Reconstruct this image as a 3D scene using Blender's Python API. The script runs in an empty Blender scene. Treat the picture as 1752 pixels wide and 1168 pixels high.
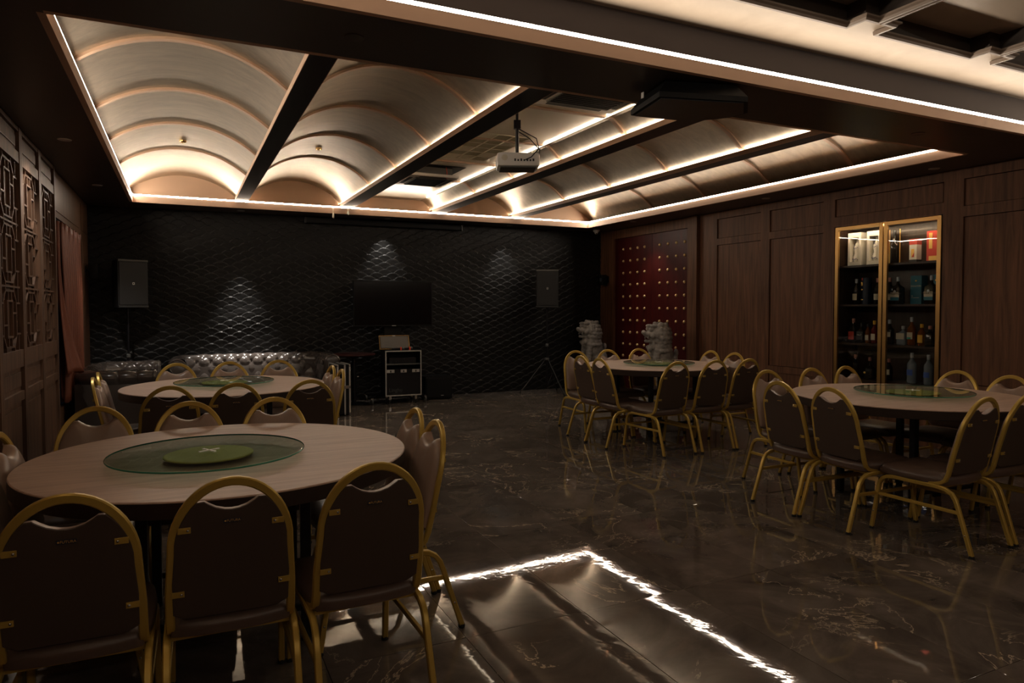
import bpy, bmesh, math, random
import numpy as np
from mathutils import Vector, Matrix
random.seed(7)
S = bpy.context.scene
COL = S.collection
pi = math.pi

# ---------------------------------------------------------------- camera, world, exposure
def camera():
    yaw, pitch, roll, f, sy, h = 0.447, -0.035, -0.001, 1179.0, -17.7, 1.405
    fw = Vector((math.sin(yaw)*math.cos(pitch), math.cos(yaw)*math.cos(pitch), math.sin(pitch)))
    r = Vector((math.cos(yaw), -math.sin(yaw), 0)); u = r.cross(fw)
    r2 = r*math.cos(roll)+u*math.sin(roll); u2 = r2.cross(fw)
    cd = bpy.data.cameras.new('camera'); co = bpy.data.objects.new('camera', cd); COL.objects.link(co)
    cd.sensor_width = 36; cd.lens = f/1752*36; cd.shift_y = sy/1752; cd.clip_start = 0.02
    co.matrix_world = Matrix(((r2.x, u2.x, -fw.x, 0), (r2.y, u2.y, -fw.y, 0), (r2.z, u2.z, -fw.z, h), (0, 0, 0, 1)))
    S.camera = co
camera()
w = bpy.data.worlds.new('world'); S.world = w; w.use_nodes = True
w.node_tree.nodes['Background'].inputs[0].default_value = (0.02, 0.025, 0.04, 1)
w.node_tree.nodes['Background'].inputs[1].default_value = 0.02
S.view_settings.view_transform = 'Standard'; S.view_settings.look = 'None'
S.view_settings.exposure = 0.92; S.view_settings.gamma = 1; S.view_settings.use_curve_mapping = False

LED_COL = (1.0, 0.845, 0.67)
LED_A = 16.0      # cove strips of the near and far ceiling recesses
LED_B = 11.5
SPOT_COL = (1.0, 0.93, 0.84)

def spot(name, loc, energy, size=70, blend=0.6, aim=(0, 0, -1), rad=0.03, col=SPOT_COL):
    ld = bpy.data.lights.new(name, 'SPOT'); ld.energy = energy; ld.spot_size = math.radians(size); ld.spot_blend = blend
    ld.color = col; ld.shadow_soft_size = rad
    o = bpy.data.objects.new(name, ld); COL.objects.link(o); o.location = loc
    o.rotation_euler = Vector(aim).to_track_quat('-Z', 'Y').to_euler()
    return o
spot('downlight_beam', (2.79, 10.12, 2.66), 20, 62, 0.8, (0, 0.28, -1))
spot('downlight_beam', (0.75, 10.02, 2.66), 260, 46, 0.95, (0.0, 0.0, -1))
spot('downlight_beam', (4.80, 10.10, 2.66), 16, 62, 0.8, (0, 0.2, -1))
spot('downlight_beam', (6.34, 8.83, 2.66), 10, 75, 0.8, (0.25, 0, -1))
spot('downlight_beam', (-0.80, 6.42, 2.66), 20, 110, 0.8, (-0.12, 0, -1))
spot('downlight_beam', (-0.80, 8.66, 2.66), 34, 52, 0.9, (0.18, 0.55, -1))

# ---------------------------------------------------------------- materials
def mat(name, base=(0.5, 0.5, 0.5), rough=0.5, metal=0.0, spec=0.5, emit=None, es=0.0, trans=0.0, ior=1.45, coat=0.0):
    m = bpy.data.materials.new(name); m.use_nodes = True
    b = m.node_tree.nodes['Principled BSDF']
    b.inputs['Base Color'].default_value = (*base, 1); b.inputs['Roughness'].default_value = rough
    b.inputs['Metallic'].default_value = metal; b.inputs['Specular IOR Level'].default_value = spec
    b.inputs['Transmission Weight'].default_value = trans; b.inputs['IOR'].default_value = ior
    b.inputs['Coat Weight'].default_value = coat
    if emit: b.inputs['Emission Color'].default_value = (*emit, 1); b.inputs['Emission Strength'].default_value = es
    return m
def nd(m, t, **kw):
    n = m.node_tree.nodes.new(t)
    for k, v in kw.items(): setattr(n, k, v)
    return n
def lk(m, a, b): m.node_tree.links.new(a, b)
def coords(m, scale=(1, 1, 1), world=False):
    tc = nd(m, 'ShaderNodeNewGeometry') if world else nd(m, 'ShaderNodeTexCoord')
    mp = nd(m, 'ShaderNodeMapping'); mp.inputs['Scale'].default_value = scale
    lk(m, tc.outputs['Position'] if world else tc.outputs['Object'], mp.inputs['Vector'])
    return mp.outputs['Vector']
def noise(m, vec, scale, detail=4, rough=0.5, dist=0.0):
    n = nd(m, 'ShaderNodeTexNoise'); n.inputs['Scale'].default_value = scale; n.inputs['Detail'].default_value = detail
    n.inputs['Roughness'].default_value = rough; n.inputs['Distortion'].default_value = dist
    lk(m, vec, n.inputs['Vector']); return n.outputs['Fac']
def ramp(m, fac, stops):
    r = nd(m, 'ShaderNodeValToRGB'); e = r.color_ramp.elements
    e[0].position, e[0].color = stops[0][0], (*stops[0][1], 1)
    e[1].position, e[1].color = stops[-1][0], (*stops[-1][1], 1)
    for p, c in stops[1:-1]:
        k = e.new(p); k.color = (*c, 1)
    lk(m, fac, r.inputs['Fac']); return r.outputs['Color']
def bump(m, h, strength=0.3, dist=0.01):
    b = nd(m, 'ShaderNodeBump'); b.inputs['Strength'].default_value = strength; b.inputs['Distance'].default_value = dist
    lk(m, h, b.inputs['Height']); lk(m, b.outputs['Normal'], m.node_tree.nodes['Principled BSDF'].inputs['Normal'])
def setc(m, col, inp='Base Color'): lk(m, col, m.node_tree.nodes['Principled BSDF'].inputs[inp])
def g3(v): return (v, v, v)
def wood(name, dark, light, rough=0.35, scale=(14, 14, 0.9), bstr=0.12):
    m = mat(name, light, rough, spec=0.35)
    v = coords(m, scale, world=True)
    n = noise(m, v, 1.6, 8, 0.6, 0.6); setc(m, ramp(m, n, [(0.3, dark), (0.7, light)]))
    n2 = noise(m, v, 9, 4, 0.6); bump(m, n2, bstr, 0.002)
    return m
M = {}
M['wood_wall'] = wood('walnut_panelling', (0.065, 0.028, 0.013), (0.19, 0.085, 0.043), 0.55)
M['wood_left'] = wood('left_walnut', (0.06, 0.032, 0.019), (0.17, 0.092, 0.055), 0.45)
M['wood_red'] = wood('red_lacquer', (0.032, 0.0018, 0.0014), (0.075, 0.005, 0.0035), 0.45)
M['wood_table'] = wood('pale_laminate', (0.40, 0.275, 0.215), (0.58, 0.42, 0.335), 0.4, (1.5, 14, 14), 0.04)
M['table_edge'] = mat('table_edge', (0.022, 0.012, 0.008), 0.4)
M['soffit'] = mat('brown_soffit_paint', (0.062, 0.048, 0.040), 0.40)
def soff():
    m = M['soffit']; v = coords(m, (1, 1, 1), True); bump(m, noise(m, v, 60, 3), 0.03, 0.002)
soff()
M['fascia'] = mat('beige_fascia', (0.62, 0.42, 0.30), 0.5)
M['beam'] = mat('black_beam', (0.018, 0.014, 0.012), 0.3)
M['ceil2'] = mat('champagne_paint', (0.60, 0.50, 0.40), 0.5)
def c2():
    m = M['ceil2']; v = coords(m, (1, 1, 1), True); n = noise(m, v, 1.6, 6, 0.6, 0.8)
    setc(m, ramp(m, n, [(0.3, (0.50, 0.40, 0.31)), (0.7, (0.66, 0.55, 0.44))])); bump(m, noise(m, v, 12, 5), 0.08, 0.01)
c2()
def vault_mat():
    m = mat('champagne_leaf', (0.60, 0.53, 0.43), 0.36, 0.85)
    v = coords(m, (1.2, 6, 6), True); n = noise(m, v, 2.2, 8, 0.65, 0.7)
    setc(m, ramp(m, n, [(0.25, (0.47, 0.41, 0.33)), (0.75, (0.70, 0.62, 0.50))]))
    r = nd(m, 'ShaderNodeMapRange'); r.inputs['To Min'].default_value = 0.30; r.inputs['To Max'].default_value = 0.5
    lk(m, n, r.inputs['Value']); setc(m, r.outputs['Result'], 'Roughness')
    bump(m, noise(m, coords(m, (2, 25, 25), True), 3, 5), 0.06, 0.01)
    return m
M['vault'] = vault_mat()
M['gloss_cream'] = mat('gloss_cream_panel', (0.74, 0.69, 0.57), 0.28, 0.15)
M['rib'] = mat('rib_paint', (0.60, 0.41, 0.29), 0.35)
M['lunette'] = mat('lunette_paint', (0.78, 0.54, 0.38), 0.45)
M['mould'] = mat('moulding_paint', (0.30, 0.23, 0.18), 0.45)
M['cove_shade'] = mat('cove_back_shade', (0.065, 0.05, 0.048), 0.6)  # dark tone puts the shade behind the near strips into the colour
def led(name, s):
    return mat(name, (0.9, 0.9, 0.9), 0.5, emit=LED_COL, es=s)
M['led_a'] = led('led_diffuser', LED_A*3.0)
M['led_b'] = led('led_diffuser_near', LED_B*3.0)
M['led_beam'] = led('led_diffuser_beam', 16.0)
M['led_added'] = led('led_added_flat', 6.0)
M['led_cab'] = mat('led_cabinet', (0.9, 0.9, 0.9), 0.5, emit=(1, 0.80, 0.55), es=34)
def floor_mat():
    m = mat('polished_brown_marble', (0.09, 0.07, 0.055), 0.028, spec=0.5)
    oi = nd(m, 'ShaderNodeObjectInfo'); tc = nd(m, 'ShaderNodeNewGeometry')
    ad = nd(m, 'ShaderNodeVectorMath', operation='MULTIPLY_ADD')
    cb = nd(m, 'ShaderNodeCombineXYZ')
    for i in range(3): lk(m, oi.outputs['Random'], cb.inputs[i])
    lk(m, cb.outputs[0], ad.inputs[0]); ad.inputs[1].default_value = (37, 21, 11); lk(m, tc.outputs['Position'], ad.inputs[2])
    v = ad.outputs[0]
    n = noise(m, v, 2.3, 9, 0.62, 0.9)
    base = ramp(m, n, [(0.28, (0.060, 0.048, 0.040)), (0.5, (0.110, 0.090, 0.076)), (0.75, (0.19, 0.158, 0.134))])
    n2 = noise(m, v, 1.5, 7, 0.6, 1.2)
    a = nd(m, 'ShaderNodeMath', operation='SUBTRACT'); lk(m, n2, a.inputs[0]); a.inputs[1].default_value = 0.5
    b = nd(m, 'ShaderNodeMath', operation='ABSOLUTE'); lk(m, a.outputs[0], b.inputs[0])
    vein = nd(m, 'ShaderNodeMapRange'); vein.inputs['From Min'].default_value = 0.0; vein.inputs['From Max'].default_value = 0.008
    vein.inputs['To Min'].default_value = 1.0; vein.inputs['To Max'].default_value = 0.0; lk(m, b.outputs[0], vein.inputs['Value'])
    n3 = noise(m, v, 1.1, 3); mul = nd(m, 'ShaderNodeMath', operation='MULTIPLY')
    mr = nd(m, 'ShaderNodeMapRange'); mr.inputs['From Min'].default_value = 0.44; mr.inputs['From Max'].default_value = 0.58
    lk(m, n3, mr.inputs['Value']); lk(m, vein.outputs['Result'], mul.inputs[0]); lk(m, mr.outputs['Result'], mul.inputs[1])
    mx = nd(m, 'ShaderNodeMix', data_type='RGBA'); lk(m, mul.outputs[0], mx.inputs['Factor']); lk(m, base, mx.inputs['A'])
    mx.inputs['B'].default_value = (0.50, 0.40, 0.29, 1); setc(m, mx.outputs['Result'])
    wv = noise(m, coords(m, (1, 1, 1), True), 4.5, 4, 0.55, 0.5); bump(m, wv, 0.055, 0.012)
    return m
M['tile'] = floor_mat()
M['grout'] = mat('dark_grout', (0.02, 0.016, 0.013), 0.8)
def farwall():
    m = mat('black_embossed_covering', (0.0095, 0.0093, 0.0093), 0.42, spec=0.36)
    v = coords(m, (4, 1, 22), True); n = noise(m, v, 3.5, 8, 0.7, 0.8)
    r = nd(m, 'ShaderNodeMapRange'); r.inputs['To Min'].default_value = 0.3; r.inputs['To Max'].default_value = 0.6
    lk(m, n, r.inputs['Value']); setc(m, r.outputs['Result'], 'Roughness'); bump(m, n, 0.35, 0.006)
    return m
M['scale'] = farwall()
M['gold'] = mat('gold_painted_tube', (0.50, 0.335, 0.07), 0.34, 0.4)
M['brass'] = mat('brushed_brass', (0.40, 0.235, 0.085), 0.32, 0.9)
M['studm'] = mat('stud_gold', (0.85, 0.60, 0.28), 0.42, 0.5)
M['brassb'] = mat('polished_brass', (0.85, 0.58, 0.25), 0.22, 1.0)
def leather(name, c, r=0.36, b=0.1, sc=160):
    m = mat(name, c, r, spec=0.5); v = coords(m); bump(m, noise(m, v, sc, 3), b, 0.001); return m
M['taupe'] = leather('taupe_leatherette', (0.29, 0.20, 0.155), 0.33)
M['seat'] = leather('brown_leatherette', (0.095, 0.060, 0.045), 0.35)
M['backp'] = leather('brown_vinyl_back', (0.064, 0.041, 0.030), 0.55)
M['sofa'] = leather('grey_brown_leather', (0.066, 0.054, 0.048), 0.24, 0.08, 60)
M['sofa'].node_tree.nodes['Principled BSDF'].inputs['Coat Weight'].default_value = 0.6
M['sofa'].node_tree.nodes['Principled BSDF'].inputs['Coat Roughness'].default_value = 0.14
M['black'] = mat('black_metal', (0.008, 0.008, 0.011), 0.3)
M['blackm'] = mat('matt_black', (0.0055, 0.0055, 0.006), 0.6, spec=0.3)
M['screen'] = mat('screen_glass', (0.003, 0.003, 0.004), 0.12)
M['rubber'] = mat('rubber', (0.01, 0.01, 0.01), 0.8)
M['steel'] = mat('steel', (0.6, 0.6, 0.6), 0.25, 1.0)
M['alu'] = mat('aluminium', (0.62, 0.60, 0.57), 0.4, 0.8)
M['white'] = mat('white_plastic', (0.72, 0.70, 0.66), 0.4)
M['cream'] = mat('cream_plastic', (0.62, 0.58, 0.46), 0.5)
M['spk'] = mat('speaker_black', (0.014, 0.014, 0.0145), 0.55)
M['greyg'] = mat('grey_grille', (0.10, 0.10, 0.095), 0.6)
M['dkgrey'] = mat('dark_grey', (0.022, 0.022, 0.022), 0.5)
M['louvre'] = mat('beige_grille', (0.36, 0.33, 0.22), 0.6)
def thin_glass(name, tint, ior=1.45):
    m = bpy.data.materials.new(name); m.use_nodes = True; nt = m.node_tree; nt.nodes.remove(nt.nodes['Principled BSDF'])
    tr = nd(m, 'ShaderNodeBsdfTransparent'); tr.inputs[0].default_value = (*tint, 1)
    gl = nd(m, 'ShaderNodeBsdfGlossy'); gl.inputs['Roughness'].default_value = 0.01
    fr = nd(m, 'ShaderNodeFresnel'); fr.inputs['IOR'].default_value = ior
    mx = nd(m, 'ShaderNodeMixShader'); ge = nd(m, 'ShaderNodeNewGeometry'); iv = nd(m, 'ShaderNodeMath', operation='SUBTRACT'); iv.inputs[0].default_value = 1.0; lk(m, ge.outputs['Backfacing'], iv.inputs[1])
    mu = nd(m, 'ShaderNodeMath', operation='MULTIPLY'); lk(m, fr.outputs[0], mu.inputs[0]); lk(m, iv.outputs[0], mu.inputs[1]); lk(m, mu.outputs[0], mx.inputs[0]); lk(m, tr.outputs[0], mx.inputs[1]); lk(m, gl.outputs[0], mx.inputs[2])
    lk(m, mx.outputs[0], nt.nodes['Material Output'].inputs[0]); return m
M['glass'] = thin_glass('clear_glass', (0.96, 0.97, 0.96))
M['tglass'] = thin_glass('green_tempered_glass', (0.78, 0.85, 0.80), 1.5)
M['tedge'] = mat('green_glass_edge', (0.05, 0.22, 0.15), 0.1)
M['tplate'] = mat('pale_green_plate', (0.80, 0.72, 0.22), 0.45)
M['curtain'] = mat('terracotta_satin', (0.19, 0.056, 0.028), 0.5)
M['curtain'].node_tree.nodes['Principled BSDF'].inputs['Sheen Weight'].default_value = 0.0
M['navy'] = mat('night_glass', (0.01, 0.012, 0.03), 0.08)
def stone():
    m = mat('grey_stone', (0.2, 0.185, 0.17), 0.8); v = coords(m); n = noise(m, v, 9, 8, 0.65)
    setc(m, ramp(m, n, [(0.3, (0.17, 0.155, 0.145)), (0.75, (0.42, 0.385, 0.35))])); bump(m, noise(m, v, 45, 6), 0.5, 0.01); return m
M['stone'] = stone()
M['maroon'] = mat('maroon_laminate', (0.045, 0.012, 0.01), 0.35)
M['red'] = mat('red_plastic', (0.75, 0.06, 0.02), 0.4)
M['greyscreen'] = mat('grey_glossy_panel', (0.15, 0.135, 0.12), 0.25)
M['teal'] = mat('teal_card', (0.01, 0.13, 0.19), 0.5)
M['navycard'] = mat('navy_card', (0.008, 0.016, 0.04), 0.45)
M['whitecard'] = mat('white_card', (0.62, 0.58, 0.50), 0.6)
M['redcard'] = mat('red_card', (0.50, 0.05, 0.03), 0.5)
M['goldcard'] = mat('gold_foil', (0.75, 0.45, 0.12), 0.4, 0.5)
M['blueink'] = mat('blue_ink', (0.01, 0.03, 0.2), 0.4)
M['porcelain'] = mat('porcelain', (0.72, 0.68, 0.58), 0.2)
M['dkbottle'] = mat('dark_bottle_glass', (0.012, 0.010, 0.008), 0.06)
M['amber'] = mat('amber_spirit', (0.20, 0.055, 0.008), 0.06, trans=0.35)
M['clearb'] = mat('clear_bottle', (0.42, 0.48, 0.54), 0.08, trans=0.6)
M['winered'] = mat('wine_red_bottle', (0.10, 0.006, 0.004), 0.06)
M['labelc'] = mat('cream_label', (0.55, 0.49, 0.38), 0.6)
M['labely'] = mat('yellow_label', (0.70, 0.38, 0.03), 0.5)
M['labelg'] = mat('green_label', (0.02, 0.25, 0.18), 0.5)
M['labelk'] = mat('black_label', (0.02, 0.02, 0.02), 0.5)
M['labelb'] = mat('blue_label', (0.06, 0.12, 0.42), 0.5)
M['capsilver'] = mat('silver_capsule', (0.45, 0.48, 0.52), 0.35, 0.3)
M['cappink'] = mat('pale_red_capsule', (0.42, 0.18, 0.14), 0.4)
M['dim_glow'] = mat('lamp_lens_lit', (0.8, 0.8, 0.8), 0.2, emit=(1, 0.95, 0.85), es=3.0)
M['lens'] = mat('lamp_lens_off', (0.06, 0.07, 0.09), 0.15)

# ---------------------------------------------------------------- helpers
class MB:
    def __init__(s): s.v = []; s.f = []
    def add(s, vs, fs, mtx=None):
        o = len(s.v)
        if mtx is not None: vs = [mtx @ Vector(q) for q in vs]
        s.v += [tuple(q) for q in vs]; s.f += [tuple(i+o for i in f) for f in fs]; return s
    def box(s, x0, x1, y0, y1, z0, z1, mtx=None):
        if x0 > x1: x0, x1 = x1, x0
        if y0 > y1: y0, y1 = y1, y0
        if z0 > z1: z0, z1 = z1, z0
        v = [(x, y, z) for z in (z0, z1) for y in (y0, y1) for x in (x0, x1)]
        return s.add(v, [(0, 2, 3, 1), (4, 5, 7, 6), (0, 1, 5, 4), (2, 6, 7, 3), (0, 4, 6, 2), (1, 3, 7, 5)], mtx)
    def rbox(s, x0, x1, y0, y1, z0, z1, r=0.01, mtx=None):
        # box with chamfered edges
        b = bmesh.new(); bmesh.ops.create_cube(b, size=1)
        for q in b.verts: q.co = ((x0+x1)/2+q.co.x*(x1-x0), (y0+y1)/2+q.co.y*(y1-y0), (z0+z1)/2+q.co.z*(z1-z0))
        bmesh.ops.bevel(b, geom=b.edges[:], offset=r, segments=2, affect='EDGES', profile=0.6)
        b.verts.ensure_lookup_table(); b.verts.index_update()
        vs = [q.co.copy() for q in b.verts]; fs = [tuple(k.index for k in f.verts) for f in b.faces]; b.free()
        return s.add(vs, fs, mtx)
    def sweep(s, path, prof, up=(0, 0, 1), closed=False, mtx=None, cap=True, scales=None):
        P = [Vector(q) for q in path]; n = len(P); k = len(prof); vs = []; up = Vector(up)
        for i in range(n):
            a = P[(i-1) % n] if (closed or i > 0) else P[i]; b = P[(i+1) % n] if (closed or i < n-1) else P[i]
            t = (b-a).normalized(); sx = t.cross(up)
            if sx.length < 1e-4: sx = t.cross(Vector((0, 1, 0)))
            sx.normalize(); sy = sx.cross(t).normalized(); sc = scales[i] if scales else 1
            for (u, w_) in prof: vs.append(P[i]+sx*u*sc+sy*w_*sc)
        fs = []
        for i in range(n if closed else n-1):
            j = (i+1) % n
            for q in range(k): fs.append((i*k+q, i*k+(q+1) % k, j*k+(q+1) % k, j*k+q))
        if cap and not closed: fs += [tuple(range(k))[::-1], tuple((n-1)*k+q for q in range(k))]
        return s.add(vs, fs, mtx)
    def tube(s, path, r=0.01, n=8, up=(0, 0, 1), closed=False, mtx=None, scales=None):
        return s.sweep(path, [(r*math.cos(2*pi*i/n), r*math.sin(2*pi*i/n)) for i in range(n)], up, closed, mtx, True, scales)
    def lathe(s, prof, c=(0, 0, 0), n=24, mtx=None, cap=True):
        vs = []; fs = []; k = len(prof)
        for i in range(n):
            a = 2*pi*i/n
            for r, z in prof: vs.append((c[0]+r*math.cos(a), c[1]+r*math.sin(a), c[2]+z))
        for i in range(n):
            j = (i+1) % n
            for q in range(k-1): fs.append((i*k+q, j*k+q, j*k+q+1, i*k+q+1))
        if cap and prof[0][0] > 1e-5: fs.append(tuple(i*k for i in range(n))[::-1])
        if cap and prof[-1][0] > 1e-5: fs.append(tuple(i*k+k-1 for i in range(n)))
        return s.add(vs, fs, mtx)
    def prism(s, poly, z0, z1, mtx=None):
        n = len(poly); vs = [(x, y, z0) for x, y in poly]+[(x, y, z1) for x, y in poly]
        fs = [tuple(range(n))[::-1], tuple(range(n, 2*n))]+[(i, (i+1) % n, n+(i+1) % n, n+i) for i in range(n)]
        return s.add(vs, fs, mtx)
    def sphere(s, c, r, seg=12, ring=8, sc=(1, 1, 1), mtx=None):
        vs = [(c[0], c[1], c[2]+r*sc[2])]; fs = []
        for i in range(1, ring):
            t = pi*i/ring
            for j in range(seg):
                a = 2*pi*j/seg; vs.append((c[0]+r*sc[0]*math.sin(t)*math.cos(a), c[1]+r*sc[1]*math.sin(t)*math.sin(a), c[2]+r*sc[2]*math.cos(t)))
        vs.append((c[0], c[1], c[2]-r*sc[2])); L = len(vs)-1
        for j in range(seg):
            fs.append((0, 1+j, 1+(j+1) % seg)); fs.append((L, 1+(ring-2)*seg+(j+1) % seg, 1+(ring-2)*seg+j))
        for i in range(ring-2):
            for j in range(seg):
                a = 1+i*seg+j; b = 1+i*seg+(j+1) % seg; fs.append((a, a+seg, b+seg, b))
        return s.add(vs, fs, mtx)
    def mesh(s, name, m, smooth=True):
        me = bpy.data.meshes.new(name); me.from_pydata(s.v, [], s.f); me.materials.append(m); me.update()
        if smooth: shade(me)
        return me
    def build(s, name, m, parent=None, smooth=True, loc=None, ang=38):
        me = s.mesh(name, m, smooth)
        if ang != 38: shade(me, ang)
        return put(name, me, parent, loc)
def shade(me, ang=38):
    b = bmesh.new(); b.from_mesh(me)
    bmesh.ops.recalc_face_normals(b, faces=b.faces[:])
    ca = math.radians(ang)
    for f in b.faces: f.smooth = True
    for e in b.edges:
        if len(e.link_faces) == 2:
            e.smooth = e.calc_face_angle(0) < ca
    b.to_mesh(me); b.free()
def put(name, me, parent=None, loc=None):
    o = bpy.data.objects.new(name, me); COL.objects.link(o)
    if parent is not None: o.parent = parent
    if loc is not None: o.location = loc
    return o
def tag(o, label=None, cat=None, group=None, kind=None):
    if label: o['label'] = label
    if cat: o['category'] = cat
    if group: o['group'] = group
    if kind: o['kind'] = kind
    return o
def thing(name, label, cat, loc=(0, 0, 0), rz=0, group=None):
    o = bpy.data.objects.new(name, None); COL.objects.link(o); o.empty_display_size = 0.1
    o.location = loc; o.rotation_euler = (0, 0, rz); return tag(o, label, cat, group)
def struct(name, loc=None):
    o = bpy.data.objects.new(name, None); COL.objects.link(o); o['kind'] = 'structure'; return o
CH = {}
def copy_tree(o, parent=None):
    c = o.copy(); COL.objects.link(c)
    if parent is not None: c.parent = parent
    for ch in list(o.children): copy_tree(ch, c)
    return c
def text(s, size, m, parent, mtx, name='lettering', ext=0.0006):
    cu = bpy.data.curves.new(name, 'FONT'); cu.body = s; cu.size = size; cu.extrude = ext; cu.align_x = 'CENTER'; cu.align_y = 'CENTER'
    to = bpy.data.objects.new('tmp', cu); COL.objects.link(to)
    dg = bpy.context.evaluated_depsgraph_get(); me = bpy.data.meshes.new_from_object(to.evaluated_get(dg))
    bpy.data.objects.remove(to); me.materials.clear(); me.materials.append(m)
    me.transform(mtx); return put(name, me, parent)
def RX(a): return Matrix.Rotation(a, 4, 'X')
def RZ(a): return Matrix.Rotation(a, 4, 'Z')
def T(x, y, z): return Matrix.Translation((x, y, z))

# ---------------------------------------------------------------- room constants
H = 2.718; LZ = 2.80
X0, X1, Y0, Y1 = -0.532, 6.123, 3.718, 9.833      # far ceiling recess
XL, XR, YF, YN = -1.072, 6.728, 10.37, -3.0
YB = 3.093                                        # edge of the near recess
Z2 = 3.0

# ---------------------------------------------------------------- floor
fl = MB().box(XL-0.2, XR+0.6, YN, YF+0.1, -0.06, -0.008).build('floor', M['grout'], smooth=False); fl['kind'] = 'structure'
TX, TY = 0.582, 1.13
def tile_mesh(w_, d_):
    return MB().rbox(-w_/2+0.0012, w_/2-0.0012, -d_/2+0.0012, d_/2-0.0012, -0.012, 0.0, 0.0009).mesh('tile', M['tile'], False)
tm = tile_mesh(TX, TY)
x = 1.652-TX*5
xs = [1.652+TX*i for i in range(-5, 10)]; ys = [2.685+TY*j for j in range(-6, 8)]
for a, b in zip(xs[:-1], xs[1:]):
    for c, d in zip(ys[:-1], ys[1:]):
        a2, b2, c2_, d2 = max(a, XL), min(b, XR), max(c, YN), min(d, YF)
        if b2-a2 < 0.03 or d2-c2_ < 0.03: continue
        full = abs((b2-a2)-TX) < 1e-3 and abs((d2-c2_)-TY) < 1e-3
        o = put('tile', tm if full else tile_mesh(b2-a2, d2-c2_), fl, ((a2+b2)/2, (c2_+d2)/2, 0))
        o.rotation_euler = (random.gauss(0, 0.0009), random.gauss(0, 0.0012), 0)

# ---------------------------------------------------------------- ceiling: soffits
ce = MB()
ce.box(XL-0.2, X0, YB, YF+0.1, H, H+0.08)
ce.box(X1, XR+0.6, YB, YF+0.1, H, H+0.08)
ce.box(X0, X1, Y1, YF+0.1, H, H+0.08)
ce.box(X0, X1, YB, Y0, H, H+0.08)
ce.box(XL-0.2, XL+0.35, YN, YB, H, H+0.08)
ce.box(XR-0.3, XR+0.6, YN, YB, H, H+0.08)
ce.box(XL+0.35, XR-0.3, YN, YN+0.5, H, H+0.08)
# lid that closes the two recesses above
ce.box(XL-0.2, XR+0.6, YN-0.1, YF+0.1, 3.34, 3.40)
ceil = ce.build('ceiling', M['soffit'], smooth=False); ceil['kind'] = 'structure'
# beige fascias around the far recess
def part(name, m, mb, parent=ceil, smooth=False): return mb.build(name, m, parent, smooth)
t = 0.006
part('fascia', M['fascia'], MB().box(X0-0.03, X0+t, Y0, Y1, H-0.001, LZ))
part('fascia', M['fascia'], MB().box(X1-t, X1+0.03, Y0, Y1, H-0.001, LZ))
part('fascia', M['fascia'], MB().box(X0, X1, Y1-t, Y1+0.03, H-0.001, LZ))
part('fascia', M['fascia'], MB().box(X0, X1, Y0-0.03, Y0+t, H-0.001, LZ))
# back walls of the recess
part('cove_wall', M['lunette'], MB().box(X0-0.25, X1+0.25, 9.95, 9.98, H+0.08, 3.34))
part('cove_wall', M['lunette'], MB().box(X0-0.25, X1+0.25, 3.55, 3.58, H+0.08, 3.34))
part('cove_wall', M['lunette'], MB().box(X0-0.12, X0-0.09, 3.55, 9.98, H+0.08, 3.34))
part('cove_wall', M['lunette'], MB().box(X1+0.09, X1+0.12, 3.55, 9.98, H+0.08, 3.34))
# beams
BZ = 2.808
beams = [(0.66, 0.82), (2.03, 2.22), (3.385, 3.575), (4.70, 4.875)]
for xa, xb in beams:
    part('beam', M['beam'], MB().box(xa+0.004, xb-0.004, 3.58, 9.95, BZ, BZ+0.026))
    for q in ((xa, xa+0.004), (xb-0.004, xb)):
        part('beam_lip', M['fascia'], MB().box(q[0], q[1], 3.58, 9.95, BZ, BZ+0.044))
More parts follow.
